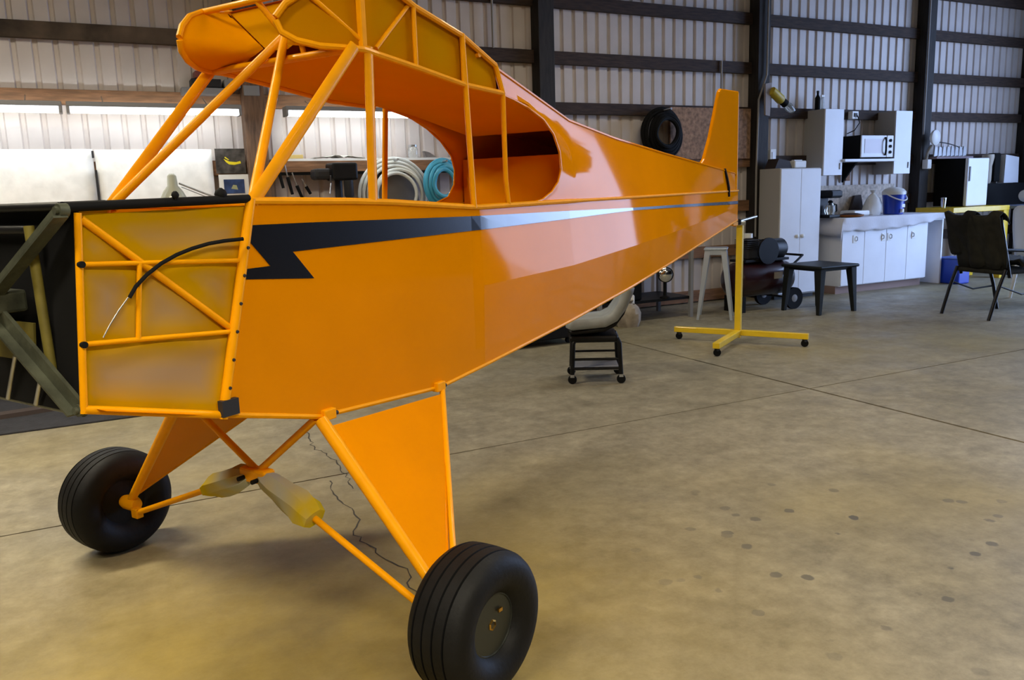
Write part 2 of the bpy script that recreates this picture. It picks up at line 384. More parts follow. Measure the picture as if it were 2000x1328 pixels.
# forward bay: plastic masking film behind a tube frame
def bay(sg):
    a0, a1 = V(-.705, sg*.29, 1.383), V(-.748, sg*.29, .917); b0, b1 = V(-.244, sg*.35, 1.392), V(-.398, sg*.35, .825)
    def P(s, t, o=0):
        p = a0.lerp(a1, t).lerp(b0.lerp(b1, t), s); n = V(-.12, sg*1, 0).normalized(); return p+n*o
    return P
for sg in (1, -1):
    P = bay(sg); mb = MB(); N = 24; rows = []; att = []
    bars = [((0, .25), (1, .266)), ((0, .66), (1, .604)), ((.33, .255), (.34, .64)), ((0, .02), (1, .60))]
    def near(s, t):
        d = min(s*.48, (1-s)*.40, t*.4, (1-t)*.5)
        for (s0, t0), (s1, t1) in bars:
            ax, ay, bx, by, px, py = s0*.48, t0*.5, s1*.48, t1*.5, s*.48, t*.5
            k = max(0, min(1, ((px-ax)*(bx-ax)+(py-ay)*(by-ay))/((bx-ax)**2+(by-ay)**2)))
            d = min(d, math.hypot(px-ax-k*(bx-ax), py-ay-k*(by-ay)))
        return max(0, min(1, 1.3-d/.062))
    for i in range(N+1):
        r = []
        for j in range(N+1):
            s, t = i/N, j/N; r.append(P(s, t, -.014+.004*math.sin(9*s+5*t))); att.append(near(s, t))
        rows.append(r)
    mb.grid(rows); mb.a = att; mb.build('masking_film', FILM, plane, True, label='translucent plastic film dusted with yellow overspray')
    fr = [('bay_tube', (0, -.01), (0, 1.02), .009), ('bay_tube', (0, 1), (1, 1), .011), ('bay_tube', (0, .25), (1, .266), .0062), ('bay_tube', (0, .66), (1, .604), .0066),
          ('bay_tube', (.33, .255), (.34, .64), .0066), ('bay_diagonal', (.02, .02), (1, .60), .0095)]
    for nm, q0, q1, r in fr:
        MB().tube(P(*q0, -.006 if 'diag' in nm else 0), P(*q1, -.006 if 'diag' in nm else 0), r).build(nm, TUBE, plane, True)
    MB().tube(V(-.745, sg*.285, 1.402), V(-.250, sg*.35, 1.410), .0118, n=12).build('cowl_edge', BLACKM, plane, True, label='black edging along the top of the nose bay')
    for s_, t_ in ((0, .25), (0, .66)):
        MB().lathe([(.008, -.004), (.008, .008)], P(s_, t_, .008), V(0, sg, 0)).build('bolt', BLACKM, plane)
P = bay(1)
MB().path([P(s, t, .006+.02*s) for s, t in ((.265, .425), (.30, .37), (.36, .315), (.44, .262), (.53, .222), (.62, .195), (.72, .175), (.82, .165), (.94, .160))], .0052).build('control_cable', BLACKM, plane, True, label='bent black control cable')
MB().path([P(s, t, .005) for s, t in ((.265, .425), (.21, .49), (.16, .56), (.12, .625))], .0018, 6).build('cable_wire', STEEL, plane, True)
MB().box(V(-.385, .358, .845), (.055, .02, .045)).build('tape_patch', DKGREY, plane)
for x, r in ((-.33, .017), (-.47, .010)): MB().lathe([(.004, -r), (r*.8, -r*.6), (r, 0), (r*.8, r*.6), (.004, r)], V(x, .335, 1.424), (0, 0, 1), 12).build('knob', BLACKM, plane, True)
for k in range(6):
    t = .22+.13*k; MB().lathe([(.005, 0), (.004, .004)], V(-.244-.156*t, .364, 1.404-.581*t), V(0, 1, 0), 8).build('screw', DKGREY, plane)
MB().grid([[V(-.735, y, 1.40), V(-.244, y*1.2, 1.408)] for y in (-.285, -.14, 0, .14, .285)]).build('nose_deck', BLACKM, plane)
# firewall and the cross frame bolted to it
MB().prism([V(-.750, .292, .905), V(-.708, .292, 1.40), V(-.708, -.292, 1.40), V(-.750, -.292, .905)], V(.006, 0, 0)).build('firewall', BLACKM, plane, label='black firewall plate')
for p0, p1 in (((.29, 1.404), (-.29, 1.404)), ((.27, .905), (-.27, .905)), ((.15, 1.35), (-.2, 1.35))):
    MB().tube(V(-.738, *p0), V(-.738, *p1), .011).build('firewall_rail', BLACK if p0[1] > 1 else OLIVE, plane, True)
cf = MB().box(V(-.79, 0, 1.175), (.10, .16, .055)).build('cross_frame', OLIVE, plane, bevel=.008, label='olive steel cross frame bolted to the firewall')
MB().lathe([(.05, 0), (.05, .05), (.035, .05), (.035, .07)], V(-.84, 0, 1.175), (-1, 0, 0), 20).build('hub', OLIVE, cf, True)
for (y, z) in ((.30, 1.395), (.275, .915), (-.30, 1.395), (-.275, .915)):
    p0, p1 = V(-.80, .06*(1 if y > 0 else -1), 1.175+(.03 if z > 1.2 else -.03)), V(-.745, y, z)
    d = (p1-p0).normalized(); s = Vector((1, 0, 0)); w = d.cross(s).normalized()*.021; s = s*.005
    MB().prism([p0-w-s, p0+w-s, p0+w+s, p0-w+s], p1-p0).build('arm', OLIVE, cf)
    MB().prism([p0-w-s, p0-w*.7-s, p0-w*.7-s*6, p0-w-s*6], p1-p0).build('arm_flange', OLIVE, cf)
    MB().lathe([(.016, -.01), (.016, .012), (.009, .012), (.009, .02)], p1, (-1, 0, 0), 12).build('corner_bolt', OLIVE, cf, True)
MB().prism([V(-.755, .12, 1.12), V(-.755, -.12, 1.12), V(-.755, -.10, 1.02), V(-.755, .10, 1.02)], V(.006, 0, 0)).build('gusset', mat('olive_oversprayed', (.16, .13, .02), .6, noise=.4, nscale=9), cf)
for y in (.16, .02): MB().tube(V(-.76, y, 1.03), V(-.76, y-.07, .91), .006).build('rod', STEEL, cf, True)
MB().tube(V(-.75, .15, 1.36), V(-.75, .17, 1.0), .012).build('rod', mat('olive_oversprayed', (.2, .2, .2)), cf, True)

# windshield tubes, cabin posts
for sg in (1, -1):
    b = V(-.235, sg*.345, 1.40)
    MB().tube(b, V(.25, 0, 1.955), .0145, n=14).build('windshield_tube', TUBE, plane, True)
    MB().tube(b, V(.208, sg*.352, 1.872), .0215, n=16, flat=.5, side=(0, 1, 0) if 0 else (1, 0, 0)).build('windshield_strut', TUBE, plane, True)
MB().tube(V(.255, .35, 1.388), V(.275, .35, 1.88), .0205, n=16, flat=.45, side=(1, 0, 0)).build('door_post', TUBE, plane, True)
MB().tube(V(.825, .35, 1.352), V(.788, .35, 1.99), .0115).build('window_post', TUBE, plane, True)
MB().path([V(1.075, .346, 1.357), V(1.06, .346, 1.46), V(1.058, .346, 1.80), V(1.012, .346, 1.90)], .0105).build('window_post', TUBE, plane, True)
MB().tube(V(1.09, -.345, 1.358), V(1.135, -.345, 1.82), .013).build('window_post', TUBE, plane, True)
# wing-root ribs, centre section
RL = [(.003, .233, 1.935), (.012, .242, 1.903), (.05, .265, 1.880), (.11, .302, 1.867), (.205, .350, 1.866), (.253, .352, 1.868), (.506, .352, 1.842), (.794, .35, 1.809), (1.06, .346, 1.80)]
RU = [(.003, .233, 1.945), (.03, .25, 1.985), (.09, .285, 2.030), (.18, .33, 2.066), (.30, .35, 2.085), (.40, .352, 2.080), (.521, .352, 2.040), (.788, .35, 1.984), (1.012, .346, 1.902)]
for sg in (1, -1):
    MB().path([V(x, sg*y, z) for x, y, z in RL], .0105).build('rib_lower', TUBE, plane, True)
    MB().path([V(x, sg*y, z) for x, y, z in RU], .0105).build('rib_upper', TUBE, plane, True)
    rows = []; att = []
    N = 16
    def onl(tab, x):
        return interp(x, [(p[0], p[1]) for p in tab]), interp(x, [(p[0], p[2]) for p in tab])
    for i in range(41):
        x = .255+(1.03-.255)*i/40; yl, zl_ = onl(RL, x); yu, zu_ = onl(RU, x); r = []
        for j in range(9):
            t = j/8; r.append(V(x, sg*((yl+(yu-yl)*t)-.013), zl_+(zu_-zl_)*t))
            att.append(max(0, min(1, 1.15-min(abs(x-q) for q in (.275, .51, .788, 1.03))/.10*1.0))*.6+.4*abs(2*t-1))
        rows.append(r)
    mb = MB().grid(rows); mb.a = att
    mb.build('root_film', FILMR if sg > 0 else PAINT, plane, True, label='yellow-brown oversprayed film closing the wing root' if sg > 0 else None)
    for x in (.51, .788):
        yl, zl_ = onl(RL, x); yu, zu_ = onl(RU, x); MB().tube(V(x, sg*yl, zl_), V(x, sg*yu, zu_), .0085).build('root_tube', TUBE, plane, True)
    yl, zl_ = onl(RL, .32); yu, zu_ = onl(RU, .50); MB().tube(V(.32, sg*(yl-.01), zl_+.02), V(.50, sg*(yu-.01), zu_), .008).build('root_tube', TUBE, plane, True)
    MB().box(V(.255, sg*.345, 1.972), (.022, .022, .215)).build('spar_post', TUBE, plane, bevel=.003)
    # film of the nose of the wing root, with its tube
    rows = []; att = []
    for i in range(13):
        x = .012+(.25-.012)*i/12; yl, zl_ = onl(RL, x); yu, zu_ = onl(RU, x)
        rows.append([V(x, sg*(yl+(yu-yl)*j/6-.012), zl_+(zu_-zl_)*j/6) for j in range(7)]); att += [.25+.75*i/12]*7
    mb = MB().grid(rows); mb.a = att
    if sg > 0: mb.build('nose_film', FILMR, plane, True)
    MB().tube(V(.10, sg*.29, 2.01), V(.25, sg*.34, 1.90), .008).build('root_tube', TUBE, plane, True)
    # curved corner panel between nose rib and centre
    c0 = V(.20, sg*.055, 1.912); rows = []; t0 = V(.30, sg*.35, 2.085)
    pts = [(x, y, z) for x, y, z in reversed(RU[:5])]+[(x, y, z) for x, y, z in RL[:5]]
    for k, p in enumerate(pts):
        a = V(p[0], sg*p[1], p[2]); b = t0.lerp(c0, (k/(len(pts)-1))**.8); rows.append([a.lerp(b, t)+Vector((.03*math.sin(math.pi*t), 0, 0)) for t in (0, .25, .5, .75, 1)])
    MB().grid(rows).build('corner_panel', PAINTI, plane, True, 80, label='curved orange corner panel over the windshield')
n_ = 8; rows = []; att = []
for i in range(n_+1):
    a, b = V(.30, -.35, 2.085).lerp(V(.30, .35, 2.085), i/n_), V(.20, -.05, 1.905).lerp(V(.20, .05, 1.900), i/n_); rows.append([a.lerp(b, j/6)+Vector((.012, 0, 0)) for j in range(7)]); att += [.2+.5*abs(2*j/6-1) for j in range(7)]
mb = MB().grid(rows); mb.a = att; mb.build('windshield_film', FILMR, plane, True)
MB().tube(V(.208, -.345, 1.868), V(.208, .345, 1.868), .009).build('cross_tube', TUBE, plane, True)
for x, z, r in ((.215, 1.868, .013), (.18, 2.064, .011), (.9, 1.93, .010)):
    y = .35 if z < 2 else .33; MB().tube(V(x, y, z), V(x, -y, z), r).build('cross_tube', TUBE, plane, True)
MB().tube(V(.18, .10, 2.064), V(.235, .10, 1.88), .009).build('cross_tube', TUBE, plane, True)
MB().tube(V(.25, 0, 1.955), V(.18, -.05, 2.064), .011).build('cross_tube', TUBE, plane, True)
MB().tube(V(.25, 0, 1.955), V(.6, .33, 2.03), .010).build('cross_tube', TUBE, plane, True)
MB().tube(V(.25, 0, 1.955), V(.6, -.33, 2.03), .010).build('cross_tube', TUBE, plane, True)
MB().grid([[V(x, s*(y-.012), z+.004) for s in (1, .5, 0, -.5, -1)] for x, y, z in RL[4:]]+[[V(1.30, s*.315, 1.775) for s in (1, .5, 0, -.5, -1)], [V(1.64, s*.24, 1.69) for s in (1, .5, 0, -.5, -1)]]).build('headliner', PAINTI, plane, True)
MB().grid([[V(x, s*y, z) for s in (1, .5, 0, -.5, -1)] for x, y, z in RU[4:]]).build('roof_skin', PAINT, plane, True)
MB().box(V(1.67, 0, 1.40), (.012, .62, .36)).build('baggage_panel', PAINTI, plane, label='orange baggage bay back panel')
MB().grid([[V(x, s*.33, 1.16) for s in (1, 0, -1)] for x in (-.2, .6, 1.66)]).build('cabin_floor', PAINTI, plane)

# rear cabin sides and turtledeck
NEAR = [(1.012, 1.902), (1.035, 1.85), (1.06, 1.80), (1.16, 1.785), (1.27, 1.763), (1.385, 1.718), (1.475, 1.66), (1.528, 1.585), (1.542, 1.507), (1.51, 1.448), (1.45, 1.405), (1.36, 1.372), (1.25, 1.357)]
FAR = [(1.012, 1.902), (1.035, 1.85), (1.06, 1.812), (1.17, 1.79), (1.29, 1.767), (1.42, 1.725), (1.52, 1.67), (1.60, 1.60), (1.622, 1.53), (1.612, 1.455), (1.56, 1.395), (1.46, 1.368), (1.30, 1.357)]
TOPS = [(1.735, .27, 1.738), (2.302, .235, 1.679), (3.15, .175, 1.620), (4.37, .085, 1.547), (5.0, .018, 1.515)]
for sg, edge in ((1, NEAR), (-1, FAR)):
    n = len(edge); ring0 = [V(x, sg*(h(x)-.002-(.012 if z > 1.75 else .0)), z) for x, z in edge]
    secs = []
    for (x, y, z) in TOPS:
        hb, zb = h(x), interp(x, ZU); secs.append([V(x, sg*(y+(hb-y)*(k/(n-1))**1.0), z+(zb-z)*k/(n-1)) for k in range(n)])
    rows = [ring0]
    for t in (.2, .4, .6, .8): rows.append([a.lerp(b, t) for a, b in zip(ring0, secs[0])])
    for a_, b_ in zip(secs, secs[1:]):
        rows.append(a_); rows.append([p.lerp(q, .5) for p, q in zip(a_, b_)])
    rows.append(secs[-1])
    MB().grid(rows).build('turtledeck_side', PAINT, plane, True, 60)
    MB().path(ring0[2:], .0055, 6).build('window_edge', PAINT, plane, True)
    MB().path([ring0[0]]+[V(*(lambda q: (q[0], sg*q[1], q[2]))(q)) for q in TOPS], .007, 6).build('stringer', PAINT, plane, True)
MB().grid([[V(x, s*y, z+.022*(1-s*s)*min(1, y/.1)) for s in (1, .5, 0, -.5, -1)] for x, y, z in [(1.012, .334, 1.902), (1.40, .30, 1.818)]+TOPS]).build('turtledeck_top', PAINT, plane, True)
# sternpost, fin
MB().tube(V(TAILX, 0, 1.075), V(TAILX, 0, 2.165), .015).build('sternpost', TUBE, plane, True)
fin = [(4.18, 1.55), (4.30, 1.62), (4.42, 1.78), (4.53, 1.98), (4.615, 2.135), (4.66, 2.16), (TAILX, 2.175), (TAILX, 1.50)]
MB().prism([V(x, .014, z) for x, z in fin], V(0, -.028, 0)).build('fin', PAINT, plane, bevel=.008)
MB().path([V(4.62, .062, 1.545), V(4.66, .070, 1.47), V(4.70, .070, 1.40), V(4.72, .066, 1.33)], .010, 6).build('strap', BLACKM, plane, True, label='black strap around the tail')
MB().tube(V(4.6, .32, 1.30), V(4.6, -.32, 1.30), .012).build('stabilizer_tube', BLACKM, plane, True) if 0 else None
MB().box(V(5.03, 0, 1.10), (.12, .05, .03)).build('tail_fitting', TUBE, plane)

# ---- landing gear
def gear(sg):
    ft, rt = V(-.045, sg*.352, .722), V(.572, sg*.352, .69); ax = V(-.05 if sg > 0 else 0, sg*.835, .212)
    MB().tube(ft, ax, .021, .017, n=14).build('gear_leg', TUBE, plane, True)
    MB().tube(rt, ax+V(.03, 0, .03), .011, n=12).build('gear_leg', TUBE, plane, True)
    a, b = ft.lerp(ax, .045), rt.lerp(ax, .035); c = ax+V(.025, -sg*.02, .05); d = ax+V(0, -sg*.01, .03)
    nn = (b-a).cross(c-a).normalized()*.010
    MB().prism([a-nn*.5, b-nn*.5, c-nn*.5, d-nn*.5], nn).build('gear_fairing', PAINT, plane)
    for q, dx in ((ft, .03), (rt, -.02)):
        MB().box(q+V(dx, 0, .012), (.05, .03, .035)).build('gear_fitting', TUBE, plane, bevel=.004)
        MB().lathe([(.007, -.03), (.007, .03)], q+V(dx+.012, 0, .008), (1, 0, 0), 10).build('bolt', DKGREY, plane)
    MB().lathe([(.022, -.05), (.030, -.03), (.030, .02), (.020, .06)], ax, V(0, sg, 0), 16).build('axle_stub', TUBE, plane, True)
    # cabane V and shock strut
    ap = V(-.02, 0, .485)
    MB().tube(V(-.05, sg*.335, .725), ap+V(0, sg*.01, .01), .0125, n=12).build('cabane_tube', TUBE, plane, True)
    end = ax+V(-.01, -sg*.06, -.028)
    MB().tube(ap.lerp(end, .30), end, .0115, n=12).build('shock_rod', TUBE, plane, True)
    MB().box(end, (.03, .04, .04), bevel if False else 0).build('shock_lug', TUBE, plane, bevel=.004)
    # masked bungee bundle
    p0, p1 = ap.lerp(end, .035), ap.lerp(end, .36); d = (p1-p0).normalized(); u = Vector((1, 0, 0)); w = d.cross(u).normalized()
    rows = []; att = []
    for i, t in enumerate((0, .12, .3, .5, .7, .85, 1)):
        k = (.55, .85, 1, 1.02, 1.05, 1.0, .78)[i]; r = []
        for j in range(9):
            a_ = 2*math.pi*j/8+.4; rr = .049*k*(1+.16*math.cos(2*a_+i))*(1+random.uniform(-.06, .06))
            r.append(p0.lerp(p1, t)+u*math.cos(a_)*rr*1.05+w*math.sin(a_)*rr*.9); att.append(max(0, min(1, (.2, .1, .15, .1, .5, .95, 1)[i]+random.uniform(-.25, .35))))
        r[-1] = r[0].copy(); rows.append(r)
    mb = MB().grid(rows); mb.a = att; ends = [tuple(range(8)), tuple(range(6*9, 6*9+8))]; mb.f += ends
    mb.build('bungee_wrap', FILMW, plane, True, 25, label='shock cord bundle wrapped in silver masking film')
gear(1); gear(-1)
MB().box(V(-.025, 0, .478), (.05, .13, .05)).build('cabane_hub', TUBE, plane, bevel=.008)
for y in (-.04, .03): MB().lathe([(.008, 0), (.008, .03)], V(-.045, y, .47), (-1, 0, 0), 10).build('bolt', BLACKM, plane)
# wheels
def tire_profile():
    cr = lambda g: .211-.95*g*g
    pr = [(.088, -.058), (.100, -.077), (.125, -.094), (.150, -.099), (.172, -.096), (.190, -.086), (.2005, -.074)]
    for g in (-.054, -.018, .018, .054):
        pr += [(cr(g-.0035), g-.0035), (cr(g)-.007, g-.0022), (cr(g)-.007, g+.0022), (cr(g+.0035), g+.0035)]
        if g < .05: pr.append((cr(g+.018), g+.018))
    return pr+[(.2005, .074), (.190, .086), (.172, .096), (.150, .099), (.125, .094), (.100, .077), (.088, .058)]
for sg in (1, -1):
    w = MB().lathe(tire_profile(), (0, 0, 0), (0, 1, 0), 72).build('wheel', RUBBER, plane, True, 28, label='fat black grooved tire on a small hub')
    w.location = V(-.055 if sg > 0 else 0, sg*.93, .211); w.rotation_euler = (0, 0, R(-3.3))
    s = -sg
    MB().lathe([(.089, .050*s), (.086, .056*s), (.060, .050*s), (.055, .042*s), (.03, .040*s), (.02, .05*s)], (0, 0, 0), (0, 1, 0), 36).build('hub', mat('dark_hub', (.03, .03, .032), .4, metal=.6), w, True, label='dark metal wheel hub')
    MB().lathe([(.092, .060*s), (.094, .063*s), (.088, .064*s), (.085, .056*s)], (0, 0, 0), (0, 1, 0), 36).build('rim', mat('dark_rim', (.06, .065, .06), .35, metal=.7), w, True)
    MB().lathe([(.017, .042*s), (.017, .062*s), (.012, .064*s), (.012, .050*s)], (0, 0, 0), (0, 1, 0), 6).build('axle_nut', BRASS, w)
    MB().box((.03, .066*s, .035), (.016, .006, .010)).build('cotter_tab', BRASS, w)
    MB().lathe([(.086, -.055*s), (.07, -.052*s), (.06, -.040*s), (.03, -.038*s)], (0, 0, 0), (0, 1, 0), 36).build('brake_disc', STEEL, w, True)

# ================================================================ THINGS ON THE LEFT
def wy(off): return WALL_Y-off
# workbench along the wall (mostly behind the fuselage)
wb = empty('workbench', (1.4, wy(.42), 0)); tag(wb, 'long timber workbench along the wall behind the airplane nose', 'workbench')
MB().box((0, 0, .93), (5.0, .70, .05)).build('bench_top', WOODL, wb, bevel=.005)
for x in (-2.3, -.8, .8, 2.3):
    for y in (-.28, .28): MB().box((x, y, .4525), (.09, .09, .905)).build('leg', WOODD, wb)
MB().box((0, 0, .25), (4.7, .5, .03)).build('shelf', WOODL, wb)
# fluorescent lamps
TUBEM = emit('lit_tube', (.90, .97, 1.0), 16)
def fluo(x0, x1, label):
    L = x1-x0; o = empty('fluorescent_light', ((x0+x1)/2, wy(.34), 2.175)); tag(o, label, 'light', 'tube lamps under the wall beam')
    MB().box((0, .0, .045), (L, .15, .04)).build('housing', GREY, o, bevel=.008)
    for y in (-.045, .045):
        MB().tube((-L/2+.03, y, 0), (L/2-.03, y, 0), .017, n=12).build('lamp_tube', TUBEM, o, True)
    for x in (-L/2+.012, L/2-.012): MB().box((x, 0, .005), (.024, .14, .06)).build('end_cap', GREY, o, bevel=.004)
    for x in (-L*.3, L*.3): MB().tube((x, 0, .06), (x, .24, .14), .004).build('hanger', STEEL, o)
fluo(-1.37, -.085, 'lit tube lamp at the far left under the wooden beam')
fluo(-.055, 1.30, 'lit tube lamp above the white sheet and posters, left of the brown post')
fluo(1.68, 2.95, 'lit tube lamp right of the brown post, seen through the cabin')
# sheets pinned to the wall
def wallsheet(name, x0, x1, z0, z1, off, m, label, cat, wave=.006):
    n = 14; rows = []
    for i in range(n+1):
        rows.append([((x0+(x1-x0)*i/n), wy(off)+random.uniform(-wave, wave), z0+(z1-z0)*j/8) for j in range(9)])
    o = MB().grid(rows).build(name, m, None, True, 180, solid=.003); tag(o, label, cat); return o
wallsheet('insulation_sheet', -1.6, .10, 1.0, 1.885, .082, FOIL, 'crinkled white plastic sheet pinned to the wall at far left', 'sheet', .009)
wallsheet('white_board', .115, 1.06, 1.05, 1.88, .09, FOIL, 'large blank white sheet with a dark clip, left of the posters', 'sheet', .003)
for (x, z, hh) in ((.10, 1.84, .06), (.11, 1.56, .30)):
    tag(MB().box((x, wy(.105), z), (.018, .02, hh)).build('clip', DKGREY, bevel=.003), 'small dark clip at the upper left corner of the white sheet' if hh < .1 else 'narrow dark strip down the left edge of the white sheet', 'clip')
def picture(x0, x1, z0, z1, bgc, name, label, border=0.):
    o = empty(name, ((x0+x1)/2, wy(.10), (z0+z1)/2)); tag(o, label, 'poster'); w, hh = x1-x0, z1-z0
    if border: MB().box((0, 0, 0), (w, .006, hh)).build('mount', WHITEP, o); w -= 2*border; hh -= 2.2*border
    MB().box((0, -.004, 0), (w, .006, hh)).build('print', bgc, o); return o
p1 = picture(1.085, 1.345, 1.665, 1.885, mat('poster_dark', (.06, .055, .05), .4, noise=.8, nscale=14), 'poster', 'dark poster of a yellow airplane pinned above the framed photo')
YP = mat('poster_yellow', (.75, .62, .02), .5)
yo = -.0085
MB().prism([(-.06, yo, .02), (-.01, yo, -.005), (.05, yo, -.01), (.085, yo, .0), (.09, yo, -.022), (.03, yo, -.035), (-.015, yo, -.03), (-.04, yo, -.01)], (0, .001, 0)).build('airplane_print', YP, p1)
MB().prism([(-.05, yo, .03), (-.02, yo, .008), (-.01, yo, .012), (-.045, yo, .038)], (0, .001, 0)).build('airplane_print', YP, p1)
p2 = picture(1.10, 1.36, 1.44, 1.655, mat('photo_blue', (.03, .06, .16), .35, noise=.7, nscale=10), 'framed_photo', 'small blue photo in a wide white mount below the dark poster', .04)
MB().prism([(-.03, yo, -.02), (.03, yo, -.03), (.02, yo, .01), (-.01, yo, .015)], (0, .001, 0)).build('airplane_print', mat('photo_pale', (.35, .36, .2), .4), p2)
# desk lamp
lp = empty('desk_lamp', (.745, wy(.55), .955)); tag(lp, 'cream desk lamp with a bell shade in front of the white sheet', 'lamp')
MB().lathe([(.085, 0), (.085, .02), (.02, .03), (.012, .05)], (.28, 0, 0), n=24).build('base', LAMPG, lp, True)
MB().path([(.28, 0, .04), (.32, 0, .30), (.24, 0, .50), (-.03, -.0, .62)], .008).build('arm', STEEL, lp, True)
MB().path([(.29, .02, .12), (.34, .02, .30), (.25, .02, .47), (-.01, .02, .59)], .004).build('arm_spring', STEEL, lp, True)
MB().lathe([(.108, .47), (.104, .50), (.078, .555), (.042, .60), (.036, .68), (.018, .70)], (-.08, 0, 0), n=28).build('shade', LAMPG, lp, True, 60)
# boxes on the beam
for i, (x, w, z, hh, m, lb) in enumerate(((1.03, .36, 2.405, .06, GREY, 'flat grey box at the bottom of the pile on the beam'), (1.06, .25, 2.475, .07, DKGREY, 'dark box on the pile on the wall beam'), (1.02, .10, 2.545, .06, mat('red_dull', (.2, .05, .04), .5), 'small dull red box on top of the pile on the beam'), (1.28, .14, 2.475, .07, GREY, 'short grey box beside the dark one on the beam'), (1.44, .14, 2.42, .09, GREY, 'grey box on the beam next to the brown post'))):
    tag(MB().box((x, wy(.10), z-.03), (w, .16, hh)).build('storage_box', m, bevel=.006), lb, 'box', 'boxes on the wall beam')
# shelf with small things, right of the post
shf = empty('wall_shelf', (2.75, wy(.13), 1.775)); tag(shf, 'narrow plank shelf on the wall behind the cabin opening', 'shelf')
MB().box((0, 0, 0), (2.35, .13, .025)).build('board', WHITEP, shf); MB().box((0, -.055, -.06), (2.35, .022, .10)).build('front_rail', WOODL, shf)
MB().box((0, -.05, -.125), (2.35, .02, .028)).build('rail', BLACKM, shf)
jar = empty('glass_jar', (2.97, wy(.13), 1.79)); tag(jar, 'small glass jar standing on the plank shelf', 'jar')
MB().lathe([(.045, 0), (.05, .01), (.05, .085), (.04, .1), (.04, .11)], n=20).build('glass', GLASSJ, jar, True); MB().lathe([(.043, .105), (.043, .125)], n=20).build('lid', STEEL, jar, True)
tag(MB().prism([(3.10, wy(.15), 1.79), (3.22, wy(.15), 1.79), (3.14, wy(.15), 1.84), (3.08, wy(.15), 1.855)], (0, .05, 0)).build('putty_knife', STEEL), 'small steel scraper lying on the plank shelf', 'tool')
tag(MB().box((1.78, wy(.13), 1.806), (.16, .10, .035)).build('pencil_box', mat('pale_yellow_card', (.62, .46, .16), .6), bevel=.004), 'pale yellow flat box on the plank shelf by the post', 'box')
rows = [[(1.95+.5*i/12, wy(.20)+.13*j/6, 1.793+.03*abs(math.sin(i*.9+j))*(1-abs(i/6-1))) for j in range(7)] for i in range(13)]
tag(MB().grid(rows).build('cloth', mat('pale_cloth', (.55, .53, .48), .9), None, True, solid=.004), 'pale rag lying on the plank shelf', 'cloth')
# drill press
dp = empty('drill_press', (2.10, wy(.36), .955)); tag(dp, 'black bench drill press on the workbench behind the cabin', 'drill press')
MB().box((0, 0, .02), (.30, .22, .04)).build('base', BLACK, dp, bevel=.01)
MB().tube((.04, .04, .04), (.04, .04, .62), .035, n=16).build('column', DKGREY, dp, True)
MB().box((.06, -.02, .70), (.24, .26, .16)).build('head', BLACK, dp, bevel=.02)
MB().box((-.13, -.0, .68), (.16, .22, .10)).build('motor', DKGREY, dp, bevel=.03)
MB().lathe([(.028, .40), (.032, .46), (.045, .48), (.045, .62)], (.09, -.12, 0), n=14).build('quill', DKGREY, dp, True)
MB().tube((.09, -.12, .30), (.09, -.12, .41), .008).build('chuck_bit', STEEL, dp, True)
MB().box((-.02, -.08, .42), (.26, .22, .025)).build('table', DKGREY, dp, bevel=.004)
for a in range(3):
    t = a*2.09+.4; MB().tube((-.07, -.1, .60), (-.07-.02, -.1+.1*math.cos(t), .60+.1*math.sin(t)), .006).build('feed_handle', STEEL, dp, True)
# hose coils on the wall
def coil(name, x, z, r, n, tr, m, label, sq=1.0, off=.12, spread=.10):
    mb = MB()
    for k in range(n):
        rr = r*(1-.11*k); dx, dz = random.uniform(-.02, .02), -(r-rr)*.9
        mb.path([(x+dx+rr*math.cos(t)*sq, wy(off+spread*k/n)+.01*math.sin(3*t+k), z+r*.0-dz*-1+rr*math.sin(t)+ (r-rr)*1.0) for t in [2*math.pi*i/40 for i in range(40)]], tr, 8, True)
    o = mb.build(name, m, None, True); tag(o, label, 'hose')
    MB().tube((x, wy(.065), z+r-.03), (x, wy(off+spread+.03), z+r-.015), .012).build('hook', STEEL, o, True); return o
coil('pale_hose_coil', 2.73, 1.42, .36, 5, .018, HOSEG, 'pale grey hose coiled on the wall behind the cabin', 1.0, .22)
coil('blue_hose_coil', 3.18, 1.52, .235, 5, .021, HOSEB, 'blue hose coil hanging right of the pale coil', .8, .36)
tag(MB().lathe([(.28, 0), (.28, .04)], (2.74, wy(.07), 1.36), (0, -1, 0), 32).build('hose_reel', mat('zinc_reel', (.25, .25, .25), .4, metal=.6), None, True), 'zinc disc reel behind the pale hose coil', 'reel')
for i, (x, z0, z1, lean) in enumerate(((1.60, 1.80, 1.52, .05), (1.67, 1.78, 1.46, .06), (1.74, 1.66, 1.42, .08), (1.83, 1.60, 1.46, .07))):
    t = empty('hand_tool', (x, wy(.20), z1)); tag(t, ('pliers', 'screwdriver', 'file', 'chisel')[i]+' hanging point down beside the brown post', 'tool', 'hand tools beside the brown post')
    MB().tube((lean, 0, 0), (lean*.45, 0, (z1 and (z0-z1)*.5)), .014, .016).build('grip', BLACKM, t, True); MB().tube((lean*.45, 0, (z0-z1)*.5), (0, 0, z0-z1), .007).build('shaft', STEEL, t, True)
# jars and a little box on the bench, seen over the sill
for x, r, hh, lb in ((2.78, .07, .36, 'tall clear jar at the foot of the hose coils'), (3.0, .085, .34, 'wide clear jar beside the tall one')):
    j = empty('glass_jar', (x, wy(.62), .955)); tag(j, lb, 'jar'); MB().lathe([(r*.9, 0), (r, .02), (r, hh*.9), (r*.85, hh)], n=22).build('glass', GLASSJ, j, True); MB().lathe([(r*.7, .01), (r*.7, hh*.6)], n=16).build('contents', mat('jar_parts', (.14, .10, .07), .6, noise=.5, nscale=30), j, True)

